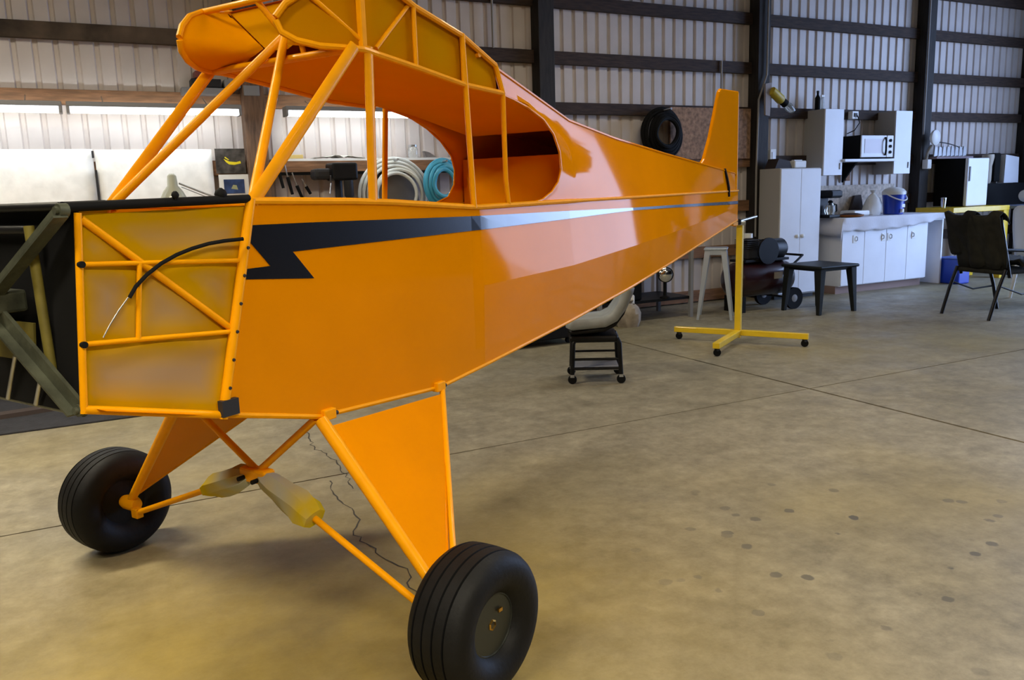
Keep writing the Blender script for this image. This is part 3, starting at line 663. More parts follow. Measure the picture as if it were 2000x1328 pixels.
# floor mat under the bench
tag(MB().box((-1.05, wy(1.12), .006), (2.7, 2.02, .012)).build('floor_mat', MATM, bevel=.003), 'black rubber floor mat in front of the workbench', 'mat')
tag(MB().prism([(-1.2, 6.25, .012), (-.30, 6.40, .012), (-.32, 6.50, .012), (-1.22, 6.36, .012)], (0, 0, .03)).build('plank', mat('dark_plank', (.05, .035, .03), .7)), 'dark plank lying on the black floor mat', 'plank')

# ================================================================ MIDDLE
# tail stand
ts = empty('tail_stand', (5.18, 5.64, 0)); tag(ts, 'yellow steel tail stand on casters under the airplane tail', 'stand')
def rect_tube(p0, p1, w, hh, name, m=YEL):
    p0, p1 = Vector(p0), Vector(p1); d = (p1-p0).normalized(); up = Vector((0, 0, 1)) if abs(d.z) < .9 else Vector((.55, -.83, 0))
    s = d.cross(up).normalized()*w/2; u = s.cross(d).normalized()*hh/2
    return MB().prism([p0-s-u, p0+s-u, p0+s+u, p0-s+u], p1-p0).build(name, m, ts, bevel=.004)
C0 = Vector((0, 0, 0)); pL, pR, pF = Vector((-.33, .50, 0)), Vector((.33, -.52, 0)), Vector((-.60, -.39, 0))
z = .095
rect_tube(C0+Vector((-.005, .0, .05)), C0+Vector((0, 0, 1.07)), .055, .055, 'column')
rect_tube(pL+Vector((0, 0, z)), C0+Vector((0, 0, z)), .05, .05, 'leg'); rect_tube(C0+Vector((0, 0, z)), pR+Vector((0, 0, z)), .05, .05, 'leg'); rect_tube(C0+Vector((0, 0, z)), pF+Vector((0, 0, z)), .06, .05, 'leg')
for q in (pL*.93, pR*.95, pF*.95):
    c = MB().lathe([(.030, -.012), (.032, -.006), (.032, .006), (.030, .012)], q+Vector((0, 0, .032)), (.4, .9, 0), 18).build('caster', BLACKM, ts, True)
    MB().box(q+Vector((0, 0, .058)), (.03, .035, .024)).build('caster_fork', DKGREY, c)
MB().box((-.02, -.01, 1.085), (.10, .07, .035), -.5).build('clamp', STEEL, ts, bevel=.006)
MB().tube((-.08, -.05, 1.10), (.30, .12, 1.13), .012).build('cross_rod', STEEL, ts, True)
MB().box((-.10, -.07, 1.10), (.06, .05, .05)).build('cradle', BLACKM, ts, bevel=.01)

# rolling shop seat
rs = empty('rolling_seat', (3.31, 5.14, 0), R(-30)); tag(rs, 'low rolling shop seat with grey bucket pad under the fuselage', 'stool')
W2, D2 = .17, .16
for x in (-W2, W2):
    for y in (-D2, D2):
        lg = MB().path([(x*1.06, y, .065), (x*1.02, y, .2), (x, y, .30), (x*.9, y*.9, .335)], .0165).build('leg', BLACK, rs, True)
        cs = MB().lathe([(.030, -.014), (.033, -.008), (.033, .008), (.030, .014)], (x*1.06, y, .033), (0, 1, 0), 18).build('caster', BLACKM, rs, True)
        MB().box((x*1.06, y, .06), (.03, .035, .02)).build('caster_fork', STEEL, cs)
MB().box((0, 0, .105), (.34, .32, .012)).build('tray', GREY, rs, bevel=.004)
for y in (-D2, D2): MB().tube((-W2, y, .115), (W2, y, .115), .010).build('rail', BLACK, rs, True); MB().tube((-W2, y, .185), (W2, y, .185), .009).build('rail', BLACK, rs, True)
prof = [(-.20, .385), (-.17, .365), (.06, .385), (.13, .42), (.19, .50), (.235, .60), (.245, .64)]
def shell(off, m, nm, th):
    rows = [[(x, y*(1 if i < 5 else .92), zz+off+.02*(abs(y)/.17)**2) for y in (-.175, -.12, -.06, 0, .06, .12, .175)] for i, (x, zz) in enumerate(prof)]
    return MB().grid(rows).build(nm, m, rs, True, 60, solid=th)
MB().box((-.02, 0, .335), (.36, .34, .055)).build('seat_frame', BLACK, rs, bevel=.02)
shell(.0, BLACK, 'seat_pan', .03); shell(.055, SEATG, 'seat_pad', .075)

# silver bar stool
def barstool(x, y, rz, m, label):
    st = empty('bar_stool', (x, y, 0), rz); tag(st, label, 'stool')
    MB().box((0, 0, .755), (.25, .25, .025)).build('seat', m, st, bevel=.02)
    MB().box((0, 0, .725), (.23, .23, .07)).build('apron', m, st, bevel=.006)
    for sx in (-1, 1):
        for sy in (-1, 1):
            p0 = Vector((sx*.110, sy*.110, .735)); p1 = Vector((sx*.185, sy*.185, .0)); a = .055; b = .022
            vs = []
            for p, k in ((p0, a), (p1, b)): vs += [p+Vector((-sx*k, sy*.004, 0)), p+Vector((sx*.004, sy*.004, 0)), p+Vector((sx*.004, -sy*k, 0)), p+Vector((-sx*.004, -sy*k, 0)), p+Vector((-sx*.004, -sy*.004, 0)), p+Vector((-sx*k, -sy*.004, 0))]
            MB().add(vs, [(i, (i+1) % 6, 6+(i+1) % 6, 6+i) for i in range(6)]+[(5, 4, 3, 2, 1, 0), (6, 7, 8, 9, 10, 11)]).build('leg', m, st)
    for s in (): MB().tube((s*.165, -.165, .28), (s*.165, .165, .28), .008).build('foot_rail', m, st, True); MB().tube((-.165, s*.165, .28), (.165, s*.165, .28), .008).build('foot_rail', m, st, True)
    return st
barstool(6.02, 6.92, R(-44), mat('galvanised', (.46, .52, .62), .3, metal=.5), 'silver metal bar stool behind the yellow stand')
# dark table with grey legs and wheels under it
dt = empty('work_table', (5.25, 7.42, 0)); tag(dt, 'dark steel work table against the wall behind the tail', 'table')
MB().box((0, 0, .86), (1.30, .66, .05)).build('table_top', BLACK, dt, bevel=.005)
for x in (-.60, .60):
    for y in (-.29, .29): MB().box((x, y, .42), (.04, .04, .84)).build('leg', GREY, dt)
MB().box((0, 0, .22), (1.2, .58, .03)).build('lower_shelf', BLACK, dt)
# things under the table
tb = empty('tool_bin', (5.0, 7.35, .235)); tag(tb, 'black plastic bin on the lower table shelf', 'bin'); MB().box((0, 0, .15), (.42, .4, .30)).build('body', BLACKM, tb, bevel=.02); MB().box((0, 0, .31), (.45, .43, .025)).build('lid', DKGREY, tb, bevel=.008)
lt = empty('work_light', (5.52, 7.16, .235)); tag(lt, 'small round work light with a bright lens on the table shelf', 'light fixture')
MB().lathe([(.06, 0), (.06, .015), (.02, .03), (.02, .2)], n=18).build('stand', BLACK, lt, True); MB().lathe([(.05, 0), (.085, .06), (.085, .10), (.078, .105)], (0, .03, .26), (-.4, -1, 0), 22).build('head', BLACK, lt, True); MB().lathe([(.075, .0), (.055, .015), (0, .02)], (-.043, -.068, .26), (-.4, -1, 0), 22).build('lens', CHROME, lt, True)
pb = empty('paper_bag', (4.93, 7.0, 0)); tag(pb, 'crumpled tan paper bag on the floor behind the rolling seat', 'bag')
rows = [[(math.cos(a)*rr*(1+.15*math.sin(3*a+k))*.12, math.sin(a)*rr*(1+.15*math.cos(2*a+k))*.11, zz) for a in [2*math.pi*i/16 for i in range(17)]] for k, (rr, zz) in enumerate(((.9, 0), (1.05, .06), (1.0, .14), (.8, .20), (.55, .235)))]
MB().grid(rows).build('sack', TAN, pb, True, 25); MB().lathe([(.06, .22), (.03, .245), (.05, .275)], n=10).build('neck', TAN, pb, True)
sc = empty('spray_can', (5.05, 7.12, 0)); tag(sc, 'white spray can standing behind the paper bag', 'can'); MB().lathe([(.033, 0), (.033, .19), (.024, .21)], n=18).build('body', BLACKM, sc, True); MB().lathe([(.03, .212), (.03, .30), (.022, .31)], n=18).build('cap', WHITEP, sc, True)
bx = empty('black_drawer_box', (3.45, 6.72, 0), 0); tag(bx, 'low black drawer box filling the dark area behind the fuselage', 'chest')  # invented drawer box that fills the dark area under the fuselage
MB().box((0, 0, .30), (1.1, .42, .48)).build('body', BLACKM, bx, bevel=.01)
for k in range(3): d = MB().box((0, -.215, .14+.16*k), (1.04, .02, .14)).build('drawer', BLACK, bx, bevel=.004); MB().box((0, -.235, .18+.16*k), (.6, .02, .015)).build('handle', DKGREY, d)
for x in (-.48, .48):
    for y in (-.15, .15): MB().lathe([(.03, -.015), (.03, .015)], (x, y, .03), (0, 1, 0), 14).build('caster', BLACKM, bx, True)

# strand board and black hose on the wall
tag(MB().box((6.83, wy(.08), 2.05), (1.24, .02, .60)).build('strand_board', OSB), 'brown strand board panel on the wall behind the fin', 'board')
coil('black_hose_coil', 6.02, 2.03, .285, 5, .026, BLACKM, 'black air hose coil hanging on the wall left of the fin', .95, .16, .16)
# compressor
cp = empty('air_compressor', (6.82, 7.12, 0)); tag(cp, 'dark red air compressor with black pump, beside the tall cabinet', 'compressor')
MB().lathe([(.02, -.46), (.12, -.445), (.18, -.40), (.20, -.34), (.20, .34), (.18, .40), (.12, .445), (.02, .46)], (0, 0, .36), (1, 0, 0), 32).build('tank', MAROON, cp, True, 60)
MB().box((.02, 0, .575), (.66, .26, .03)).build('deck', BLACK, cp, bevel=.005)
MB().lathe([(.09, -.16), (.115, -.14), (.115, .14), (.09, .17)], (.20, 0, .69), (1, 0, 0), 22).build('motor', BLACK, cp, True)
pm = MB().box((-.16, 0, .69), (.18, .18, .20)).build('pump', DKGREY, cp, bevel=.02)
for k in range(5): MB().box((-.16, 0, .72+.022*k), (.21, .21, .008)).build('fin', DKGREY, pm)
MB().lathe([(.05, 0), (.05, .05)], (-.16, 0, .83), n=16).build('air_filter', WHITEP, cp, True)
MB().lathe([(.15, -.012), (.15, .012)], (.0, -.155, .68), (0, 1, 0), 24).build('belt_guard', BLACK, cp, True)
MB().box((.12, -.201, .40), (.13, .006, .075)).build('data_plate', mat('dull_plate', (.25, .22, .18), .5), cp)
for y in (-.24, .24):
    w = MB().lathe([(.095, -.02), (.125, -.022), (.125, .022), (.095, .02)], (.32, y, .125), (0, 1, 0), 28).build('wheel', BLACKM, cp, True); MB().lathe([(.03, -.024), (.09, -.006), (.09, .006), (.03, .024)], (.32, y, .125), (0, 1, 0), 20).build('hub', GREY, w, True)
MB().tube((.32, -.24, .125), (.32, .24, .125), .012).build('axle', DKGREY, cp, True)
MB().box((-.34, 0, .09), (.05, .3, .18)).build('foot', BLACK, cp)
MB().path([(.40, -.14, .50), (.55, -.14, .60), (.55, .14, .60), (.40, .14, .50)], .014).build('handle', BLACK, cp, True)

# small plastic side table
st = empty('side_table', (7.24, 6.60, 0)); tag(st, 'small dark plastic side table in front of the tall cabinet', 'table')
TBL = mat('dark_green_plastic', (.012, .014, .014), .45, spec=.3)
MB().box((0, 0, .515), (.60, .58, .035)).build('top', TBL, st, bevel=.015)
MB().box((0, 0, .485), (.50, .48, .03)).build('apron', TBL, st, bevel=.006)
for sx in (-1, 1):
    for sy in (-1, 1):
        p0, p1 = Vector((sx*.235, sy*.225, .50)), Vector((sx*.27, sy*.255, 0)); a, b = .042, .022
        MB().add([p+Vector((x*k, y*k, 0)) for p, k in ((p0, a), (p1, b)) for x, y in ((-1, -1), (1, -1), (1, 1), (-1, 1))], [(0, 1, 2, 3), (7, 6, 5, 4), (0, 4, 5, 1), (1, 5, 6, 2), (2, 6, 7, 3), (3, 7, 4, 0)]).build('leg', TBL, st, bevel=.006)

# ================================================================ KITCHEN CORNER
tc = empty('tall_cabinet', (7.86, wy(.36), 0)); tag(tc, 'tall white two-door cabinet standing left of the counter', 'cabinet')
MB().box((0, 0, .83), (.68, .34, 1.56)).build('body', mat('shaded_cabinet_side', (.40, .385, .37), .5), tc, bevel=.004); MB().box((0, .02, .025), (.66, .28, .05)).build('plinth', DKGREY, tc)  # body greyer than the doors: shade of its side put into the colour
for s in (-1, 1):
    d = MB().box((s*.169, -.18, .835), (.334, .02, 1.53)).build('door', WHITE, tc, bevel=.004)
    MB().lathe([(.022, 0), (.026, .012), (.016, .02), (.005, .022)], (s*.045, -.19, .78), (0, -1, 0), 14).build('knob', WHITEP, d, True)
tg = empty('tissue_box', (7.95, wy(.38), 1.612)); tag(tg, 'white carton on top of the tall cabinet', 'box'); MB().box((0, 0, .045), (.20, .13, .09)).build('carton', WHITEP, tg, bevel=.012); MB().box((0, 0, .095), (.13, .05, .012)).build('flap', WHITE, tg)
tag(MB().prism([(7.55, wy(.42), 1.612), (7.83, wy(.42), 1.612), (7.79, wy(.42), 1.70), (7.61, wy(.42), 1.73)], (0, .18, 0)).build('dark_bundle', mat('dark_brown_leather', (.03, .02, .018), .7)), 'dark brown bundle behind the carton on the tall cabinet', 'bundle')
def upper(x0, x1, label):
    c = empty('wall_cabinet', ((x0+x1)/2, wy(.17), 1.93)); tag(c, label, 'cabinet', 'white wall cabinets'); w = x1-x0
    MB().box((0, 0, 0), (w, .32, .83)).build('body', mat('shaded_cabinet_side', (.40, .385, .37), .5), c, bevel=.003); d = MB().box((0, -.168, 0), (w-.004, .02, .83)).build('door', WHITE, c, bevel=.004)  # same shaded body colour as the tall cabinet
    MB().tube((w*.36, -.185, -.34), (w*.36, -.185, -.26), .006).build('handle', STEEL, d, True)
upper(8.45, 8.79, 'narrow white wall cabinet on the left of the microwave')
upper(9.77, 10.10, 'narrow white wall cabinet on the right of the microwave')
sf = empty('microwave_shelf', (9.28, wy(.2), 1.70)); tag(sf, 'white shelf board carrying the microwave between the wall cabinets', 'shelf')
MB().box((0, 0, 0), (.98, .38, .035)).build('board', WHITE, sf, bevel=.004)
for x in (-.12,): MB().prism([(x, .18, -.02), (x, -.05, -.02), (x, .18, -.28)], (.03, 0, 0)).build('bracket', BLACKM, sf); MB().box((x+.1, .17, -.14), (.08, .02, .24)).build('cleat', WOODL, sf)
mw = empty('microwave', (9.35, wy(.22), 1.72)); tag(mw, 'white-fronted microwave oven on the shelf between the cabinets', 'microwave')
MB().box((0, 0, .155), (.62, .36, .29)).build('body', BLACKM, mw, bevel=.008)
d = MB().box((-.06, -.185, .155), (.48, .02, .28)).build('door', WHITE, mw, bevel=.006); MB().box((-.08, -.197, .16), (.32, .004, .18)).build('window', mat('microwave_pane', (.55, .5, .55), .25), d); 
MB().path([(.15, -.20, .04), (.13, -.225, .09), (.13, -.225, .22), (.15, -.20, .27)], .011).build('handle', BLACKM, d, True)
MB().box((.245, -.187, .155), (.12, .02, .28)).build('control_panel', WHITEP, mw, bevel=.004)
for k in range(3): MB().lathe([(.02, 0), (.02, .012)], (.245, -.197, .08+.075*k), (0, -1, 0), 14).build('dial', BLACKM, mw, True)
for x in (-.25, .25):
    MB().box((x, 0, .005), (.04, .3, .012)).build('foot', BLACKM, mw)
bt = empty('bottle', (8.50, wy(.17), 2.345)); tag(bt, 'slim black bottle on top of the left wall cabinet', 'bottle'); MB().lathe([(.03, 0), (.033, .01), (.033, .15), (.014, .19), (.014, .22)], n=18).build('body', BLACKM, bt, True); MB().lathe([(.017, .215), (.017, .24)], n=14).build('cap', DKGREY, bt, True)
bt = empty('spray_bottle', (8.60, wy(.15), 2.345)); tag(bt, 'small clear spray bottle beside the black bottle', 'bottle'); MB().lathe([(.028, 0), (.028, .12), (.012, .16)], n=16).build('body', GLASSJ, bt, True); MB().box((.01, 0, .18), (.06, .02, .03)).build('trigger', WHITEP, bt, bevel=.004)
ob = empty('outlet_box', (9.25, wy(.02), 2.30)); tag(ob, 'white outlet box between the wall cabinets above the microwave', 'outlet'); MB().box((0, -.06, 0), (.12, .10, .10)).build('box', WHITEP, ob, bevel=.006); MB().box((0, -.115, 0), (.05, .012, .05)).build('socket', DKGREY, ob); MB().path([(.02, -.12, 0), (.05, -.14, -.1), (-.02, -.12, -.2), (-.08, -.05, -.24)], .006).build('cord', BLACKM, ob, True)
ob = empty('outlet_box', (7.82, wy(.06), 1.78)); tag(ob, 'white outlet box on the wall left of the tall cabinet top', 'outlet'); MB().box((0, -.02, 0), (.10, .06, .17)).build('box', WHITEP, ob, bevel=.006); MB().box((0, -.052, 0), (.04, .008, .09)).build('socket', WHITE, ob)

# base cabinets and counter
def base(x0, x1, label, hx):
    c = empty('base_cabinet', ((x0+x1)/2, wy(.345), 0)); tag(c, label, 'cabinet', 'white base cabinets'); w = x1-x0
    MB().box((0, 0, .52), (w, .56, .84)).build('body', WHITE, c, bevel=.003); MB().box((0, .03, .05), (w, .5, .10)).build('plinth', mat('pink_brown_plinth', (.30, .20, .17), .7), c)
    for s in (-1, 1):
        d = MB().box((s*w/4, -.29, .50), (w/2-.006, .02, .78)).build('door', WHITE, c, bevel=.004)
        xx = hx[0 if s < 0 else 1]; pl = MB().box((xx, -.303, .70), (.075, .006, .10)).build('handle_plate', WHITEP, d, bevel=.008); MB().path([(xx-.02*s, -.305, .675), (xx-.02*s, -.325, .685), (xx-.02*s, -.325, .72), (xx-.02*s, -.305, .73)], .006).build('handle', STEEL, d, True)
base(8.50, 9.32, 'white double-door base cabinet under the left of the counter', (-.18, .355))
base(9.32, 10.14, 'white double-door base cabinet under the right of the counter', (-.355, .12))
ep = empty('end_panel', (10.32, wy(.34), 0)); tag(ep, 'white open end panel frame at the right of the counter', 'panel')
MB().box((.12, 0, .46), (.03, .62, .92)).build('side', WHITE, ep, bevel=.003); MB().box((-.02, .18, .46), (.26, .02, .90)).build('back', WHITE, ep); MB().box((-.02, -.30, .905), (.28, .03, .05)).build('rail', WHITE, ep)
ct = MB().box((9.45, wy(.325), .955), (1.94, .65, .03)).build('countertop', WHITE, bevel=.004); tag(ct, 'white countertop running over the base cabinets', 'countertop')
# cloth over the counter, hanging over the front and the left end
rows = []
for i in range(31):
    x = 8.455+1.99*i/30; r = []
    sag = .16+.05*math.sin(math.pi*i/30)-.09*(i/30)+.012*math.sin(i*1.3)
    for j in range(13):
        if j <= 6: r.append((x, wy(.02)-.66*j/6, .9745+.001*(i % 2)))
        else:
            t = (j-6)/6; r.append((x+.012*math.sin(i*.9)*t, wy(.684)-.012*math.sin(i*1.1)*t, .974-sag*t))
    rows.append(r)
lft = []
for k, t in enumerate((1, .66, .33)):
    lft.append([(8.452-.016*t-.01*math.sin(j)*t, q[1], q[2]-(.20+.16*(j/12.)**2)*t) for j, q in enumerate(rows[0][:8])]+[(8.452-.02*t, q[1], q[2]-.16*t) for q in rows[0][8:]])
tag(MB().grid(lft+rows).build('tablecloth', CLOTH, None, True, 70, solid=.003), 'white cloth draped over the counter and its front edge', 'tablecloth')
tag(MB().box((9.33, wy(.078), 1.185), (1.6, .02, .40)).build('backsplash', OSBK), 'pale strand board backsplash behind the counter', 'board')
# counter things
cm = empty('coffee_maker', (8.46, wy(.42), .978)); tag(cm, 'black drip coffee maker at the left end of the counter', 'coffee maker')
MB().box((0, 0, .02), (.20, .26, .04)).build('base', BLACK, cm, bevel=.01); MB().box((-.02, .09, .18), (.18, .10, .30)).build('tower', BLACK, cm, bevel=.015); MB().box((.02, -.01, .30), (.22, .26, .10)).build('head', BLACK, cm, bevel=.03); MB().lathe([(.055, .045), (.068, .09), (.06, .15), (.05, .165)], (.0, -.05, 0), n=20).build('carafe', GLASSJ, cm, True)
kt = empty('thermos_jug', (8.63, wy(.32), .978)); tag(kt, 'steel thermos jug with a black handle on the counter', 'jug')
MB().lathe([(.05, 0), (.052, .12), (.04, .17), (.03, .185)], n=20).build('body', CHROME, kt, True); MB().lathe([(.03, .185), (.032, .205), (.012, .22)], n=16).build('lid', BLACKM, kt, True); MB().path([(.04, -.01, .17), (.09, -.02, .16), (.095, -.02, .08), (.05, -.01, .04)], .009).build('handle', BLACKM, kt, True)
tr = empty('snack_tray', (8.76, wy(.54), .978)); tag(tr, 'dark tray of brown snacks at the counter front edge', 'tray')
MB().lathe([(.12, 0), (.155, .012), (.16, .03), (.15, .03), (.12, .015)], n=28).build('tray', mat('amber_tray', (.28, .09, .012), .4), tr, True)
MB().lathe([(.0, .05), (.08, .05), (.135, .035), (.14, .018), (0, .016)], n=24).build('contents', mat('dark_snacks', (.06, .03, .025), .7, noise=.6, nscale=30, bump=.8), tr, True)
tag(MB().box((9.09, wy(.32), 1.015), (.30, .24, .07)).build('white_tub', WHITEP, bevel=.02), 'low white tub on the counter behind the snack tray', 'tub')
pbg = empty('white_bag', (9.38, wy(.36), .978)); tag(pbg, 'crumpled white plastic bag left of the blue cooler', 'bag')
rows = [[(math.cos(a)*rr*(1+.16*math.sin(3*a+k*1.3))*.12, math.sin(a)*rr*(1+.15*math.cos(2*a+k))*.10, zz) for a in [2*math.pi*i/16 for i in range(17)]] for k, (rr, zz) in enumerate(((.9, 0), (1.1, .06), (1.0, .14), (.75, .22), (.4, .27)))]
MB().grid(rows).build('sack', WHITEP, pbg, True, 30); MB().lathe([(.05, .26), (.02, .29), (.045, .33)], n=10).build('neck', WHITEP, pbg, True)
cl = empty('drink_cooler', (9.66, wy(.46), .978)); tag(cl, 'round blue drink cooler with a white lid and handle', 'cooler')
MB().lathe([(.115, 0), (.125, .01), (.145, .26), (.145, .265)], n=32).build('body', BLUE, cl, True); MB().lathe([(.15, .262), (.152, .30), (.12, .335), (.05, .36), (.0, .36)], n=32).build('lid', WHITEP, cl, True)
MB().path([(.15*math.cos(t)*1.08, -.15*math.sin(t)*1.08, .285-.10*math.sin(t)) for t in [math.pi*i/14 for i in range(15)]], .009).build('handle', WHITEP, cl, True)
MB().box((.0, -.132, .05), (.04, .05, .05)).build('spigot', WHITEP, cl, bevel=.008); MB().box((0.03, -.131, .115), (.06, .006, .045)).build('badge', WHITEP, cl)
dkb = MB().prism([(9.16, wy(.17), .978), (9.45, wy(.17), .978), (9.40, wy(.15), 1.25), (9.28, wy(.15), 1.24)], (0, .04, 0)).build('brown_bag', mat('dark_brown_leather', (.05, .035, .03), .7)); tag(dkb, 'dark brown bag leaning on the backsplash left of the cooler', 'bag')

# right of the counter: yellow table with boxes
yt = empty('yellow_table', (11.09, wy(.48), 0)); tag(yt, 'bright yellow work table at the right end of the wall', 'table')
MB().box((0, 0, 1.0), (1.24, .58, .07)).build('table_top', YEL, yt, bevel=.006)
for x, y in ((-.555, .24), (.555, .24), (.555, -.24)): MB().box((x, y, .4825), (.12, .09, .965)).build('leg', YEL, yt, bevel=.005)
fb = empty('mini_fridge', (11.19, wy(.36), 1.037), 0); tag(fb, 'small fridge with black sides and a white door on the yellow table', 'fridge')
MB().box((0, .03, .335), (.46, .46, .66)).build('body', BLACKM, fb, bevel=.008); d = MB().box((0, -.225, .335), (.46, .05, .66)).build('door', WHITE, fb, bevel=.012); MB().box((-.19, -.256, .45), (.02, .012, .2)).build('handle', GREY, d)
tm = empty('tumbler', (10.56, wy(.55), 1.037)); tag(tm, 'shiny steel tumbler on the yellow table', 'tumbler'); MB().lathe([(.03, 0), (.038, .10), (.038, .12)], n=20).build('cup', CHROME, tm, True); MB().lathe([(.040, .12), (.038, .135), (.01, .14)], n=20).build('lid', STEEL, tm, True)
fn = empty('wall_fan', (10.66, wy(.28), 2.0)); tag(fn, 'small round white clip fan on the dark post', 'fan')
MB().lathe([(.0, -.03), (.07, -.03), (.105, 0), (.105, .03), (.07, .05), (0, .055)], (0, 0, 0), (.1, -1, 0), 28).build('cage', WHITEP, fn, True); MB().path([(0, .03, -.1), (-.04, .06, -.2), (-.04, .08, -.32)], .02).build('arm', mat('tan_arm', (.3, .27, .22), .6), fn, True); MB().box((-.03, .07, -.36), (.09, .09, .13)).build('clamp', WHITEP, fn, bevel=.01)
wr2 = empty('wire_rack', (11.10, wy(.22), 1.745)); tag(wr2, 'wire rack of clear bags above the black box', 'rack')
mb = MB(); mb.path([(-.35+.7*i/12, 0, .20-.12*(i/12)**2) for i in range(13)], .007)
mb.build('top_wire', DKGREY, wr2, True)
for i in range(8):
    x = -.33+.09*i; MB().tube((x, 0, 0), (x, 0, .19-.12*((x+.35)/.7)**2), .004).build('wire', STEEL, wr2, True)
    MB().prism([(x-.035, -.02, .0), (x+.04, -.02, .01), (x+.03, -.02, .12), (x-.02, -.02, .14)], (0, .02, 0)).build('clear_bag', mat('clear_bag', (.55, .57, .6), .25), wr2)
MB().box((0, .02, -.02), (.80, .22, .03)).build('shelf', mat('mauve_shelf', (.26, .2, .22), .7), wr2)
# clutter at the right end
tag(MB().box((11.50, wy(.30), 1.37), (.10, .12, .66)).build('paper_roll_box', mat('pale_blue_card', (.5, .6, .72), .6), bevel=.01), 'tall pale carton right of the fridge', 'box')
bk = empty('mixer', (11.98, wy(.22), 1.345)); tag(bk, 'cream appliance with a dark back at the right end of the wall', 'appliance')
MB().lathe([(.05, 0), (.06, .04), (.06, .25), (.085, .38), (.08, .42)], n=18).build('body', mat('cream', (.52, .46, .38), .5), bk, True); MB().box((.17, .02, .23), (.14, .14, .42)).build('back', BLACKM, bk, bevel=.02)
tag(MB().prism([(12.27, wy(.3), 1.345), (12.62, wy(.3), 1.345), (12.60, wy(.3), 1.72), (12.28, wy(.3), 1.76)], (0, .1, 0)).build('white_carton', WHITE), 'white carton high up in the right corner', 'box')
rt_ = empty('corner_table', (12.36, wy(.5), 0)); tag(rt_, 'grey side table in the right corner of the wall', 'table'); MB().box((0, 0, 1.0), (1.16, .8, .04)).build('table_top', mat('blue_grey', (.2, .24, .34), .5), rt_)
for x in (-.55, .55):
    for y in (-.35, .35): MB().box((x, y, .49), (.05, .05, .98)).build('leg', GREY, rt_)
MB().box((-.05, .27, 1.18), (1.0, .26, .32)).build('backboard', BLACKM, rt_)
wl2 = empty('gooseneck_lamp', (12.05, wy(.75), 1.022)); tag(wl2, 'white desk lamp with a slanting arm at the right edge', 'lamp')
MB().lathe([(.09, 0), (.09, .02), (.02, .03)], (.35, 0, 0), n=20).build('base', WHITEP, wl2, True); MB().path([(.35, 0, .02), (.45, 0, .35), (.1, -.05, .16)], .012).build('arm', WHITEP, wl2, True); MB().lathe([(.04, -.10), (.085, -.08), (.09, .06), (.06, .1)], (0, -.05, .14), (1, .1, .1), 20).build('head', WHITEP, wl2, True)
# chair with jackets
ch = empty('folding_chair', (8.42, 5.31, 0), R(-8)); tag(ch, 'dark folding chair draped with a black jacket, seen from behind', 'chair')
FR = mat('black_chair_frame', (.012, .012, .014), .4, metal=.4)
for y in (-.29, .29):
    MB().path([(-.42, y, 0), (-.33, y, .28), (-.24, y, .50)], .018).build('leg', FR, ch, True); MB().path([(.34, y*.92, 0), (.26, y*.92, .28), (.18, y*.92, .48)], .018).build('leg', FR, ch, True)
    MB().path([(-.18, y, .42), (-.26, y, .70), (-.36, y, 1.03)], .018).build('back_tube', FR, ch, True)
    MB().path([(-.25, y, .70), (.05, y, .68), (.22, y, .66), (.20, y*.95, .50)], .016).build('armrest', FR, ch, True)
    MB().path([(-.30, y, .34), (.0, y, .24), (.27, y*.92, .26)], .009).build('stretcher', FR, ch, True)
MB().tube((-.33, -.29, .18), (-.33, .29, .18), .010).build('stretcher', FR, ch, True) if 0 else None
MB().box((.0, 0, .47), (.50, .56, .045)).build('seat', JACKETO, ch, bevel=.015)
MB().grid([[(-.19-.17*((zz-.46)/.56)-.02*math.cos(y*4), y, zz) for y in (-.28, -.14, 0, .14, .28)] for zz in (.46, .6, .75, .9, 1.02)]).build('backrest', JACKETO, ch, True, 180, solid=.03)
def drape(name, m, y0, y1, zb, label, off):
    rows = []
    for i in range(15):
        y = y0+(y1-y0)*i/14; r = []
        for j in range(15):
            t = j/14; zz = 1.03+.03*math.sin(i*.6); x = -.36
            if t < .35: k = t/.35; r.append((x+.10-.0-.14*k*.9+off*.0, y, zz+.03+.015*math.sin(i*.8+k*2)-.10*(1-k)**2))
            else: k = (t-.35)/.65; r.append((x-.05-off+.20*k*.8+.008*math.sin(i*.8+j*.6), y+.03*math.sin(i+j*.5)*k, zz+.02-(zz-zb)*k+.02*math.sin(i*.9)))
        rows.append(r)
    o = MB().grid(rows).build(name, m, None, True, 180, solid=.012); o.location = ch.location; o.rotation_euler = ch.rotation_euler; tag(o, label, 'jacket')
drape('jacket', JACKET, -.02, .34, .62, 'black jacket hung over the left of the folding chair back', .012)
drape('jacket', JACKETO, -.32, .10, .50, 'dark olive jacket hung over the right of the folding chair back', .0)
rows = [[(-.02+.5*i/10, -.30+.6*j/10, .515+.05*abs(math.sin(i*.9+j*1.3))+.03*math.sin(j)) for j in range(11)] for i in range(11)]
o = MB().grid(rows).build('coat', mat('camouflage', (.03, .028, .024), .9, noise=.9, nscale=9), None, True, 180, solid=.02); o.location = ch.location; o.rotation_euler = ch.rotation_euler; tag(o, 'rumpled dark patterned coat lying on the folding chair seat', 'coat')
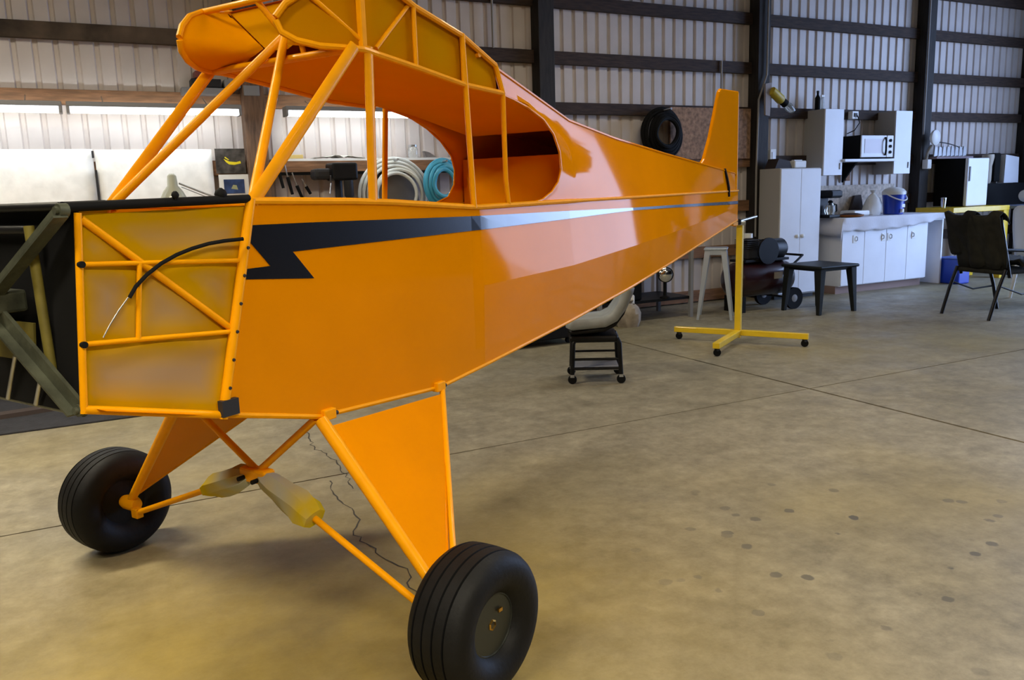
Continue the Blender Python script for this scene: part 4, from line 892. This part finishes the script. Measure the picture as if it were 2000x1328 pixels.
# blue bin and white garden chair at the right edge
bb = empty('blue_bin', (10.60, 7.30, 0)); tag(bb, 'blue plastic bin on the floor at the right end of the counter', 'bin'); MB().box((0, 0, .17), (.24, .30, .34)).build('body', BLUE, bb, bevel=.02); MB().box((.0, -.0, .352), (.26, .32, .024)).build('lid', BLUEL, bb, bevel=.01)
gc = empty('garden_chair', (9.82, 5.62, 0), R(-25)); tag(gc, 'pale moulded plastic chair with a rounded back at the right edge', 'chair')
for sx in (-1, 1):
    for sy in (-1, 1): MB().tube((sx*.20, sy*.22, .45), (sx*.24, sy*.26, 0), .025, .018).build('leg', WHITEP, gc, True)
MB().box((0, 0, .46), (.46, .50, .03)).build('seat', WHITEP, gc, bevel=.012)
MB().grid([[(-.22-.10*t-.04*(1-(y/.25)**2), y*(1-.25*t*t*t), .48+.62*t*(1-.10*(y/.25)**2)) for y in (-.25, -.17, -.08, 0, .08, .17, .25)] for t in (0, .2, .4, .6, .8, .92, 1)]).build('backrest', WHITEP, gc, True, 180, solid=.012)
tag(MB().box((10.35, 5.62, .50), (.40, .30, .012)).build('blue_tray_top', BLUEL), 'flat blue board lying beside the chair', 'board') if 0 else None

# cord and yellow trouble lamp at the post
cd = MB().path([(7.60, wy(.20), CEIL-.02), (7.595, wy(.20), 2.75), (7.47, wy(.20), 2.45), (7.455, wy(.20), 1.6), (7.46, wy(.20), .78)], .012).build('hanging_cord', mat('grey_cord', (.30, .28, .26), .6), None, True); tag(cd, 'pale vertical cord hanging beside the dark post', 'cord')
tl = empty('trouble_lamp', (7.60, wy(.26), 2.50)); tag(tl, 'yellow inspection lamp in a clear cage hung slanting on the post', 'lamp')
ax = Vector((.84, 0, -.54)); MB().lathe([(.03, 0), (.055, .02), (.06, .20), (.045, .23)], (.0, 0, .06), ax, 18).build('body', mat('dull_yellow', (.5, .36, .02), .45), tl, True); MB().lathe([(.046, .23), (.05, .30), (.03, .31)], (.0, 0, .06), ax, 16).build('collar', BLACKM, tl, True); MB().lathe([(.04, .31), (.055, .36), (.04, .45), (.01, .47)], (.0, 0, .06), ax, 16).build('guard', GLASSJ, tl, True)
MB().prism([(-.08, 0, .13), (.02, 0, .15), (.0, 0, -.25), (-.07, 0, -.24)], (0, .03, 0)).build('hook_plate', mat('mauve_paper', (.32, .28, .27), .7), tl)

# unseen ceiling strip lamps, added to fill the hangar with warm light
LAMPC = (1, .90, .70)
def strip(x, y, label, power):
    o = empty('added_strip_lamp', (x, y, 4.15)); tag(o, label, 'lamp', 'added ceiling lamps')
    MB().box((0, 0, .06), (2.4, .32, .06)).build('housing', WHITE, o, bevel=.01)
    for yy in (-.08, .08): MB().tube((-1.15, yy, .0), (1.15, yy, .0), .018).build('lamp_tube', emit('warm_tube', LAMPC, 6), o, True)
    for xx in (-1, 1): MB().tube((xx, 0, .09), (xx, 0, CEIL-4.15), .006).build('hanger', STEEL, o, True)
    l = area('fill_light', (0, 0, -.03), (0, 0, 0), 2.3, .3, power, LAMPC); l.data.spread = R(155); l.parent = o
strip(-1.5, 4.7, 'added ceiling strip lamp above the floor mat', 160); strip(3.8, 2.4, 'added ceiling strip lamp right of the airplane', 50)
strip(4.8, 5.4, 'added ceiling strip lamp between the airplane tail and the wall', 34)
strip(-1.8, .9, 'added ceiling strip lamp above the open floor left of the airplane', 105); strip(.6, -2.3, 'added ceiling strip lamp over the floor nearest the camera', 300)
strip(5.2, -1.2, 'added ceiling strip lamp above the open floor at the right', 22)

# floor cracks
crack([(1.086, 5.017), (1.015, 4.565), (1.049, 4.378), (1.062, 4.164), (1.02, 3.783)], .004)
crack([(.94, 3.961), (.926, 3.719), (.933, 3.385), (.865, 3.233), (.899, 2.98), (.936, 2.816), (.902, 2.587)], .0038)
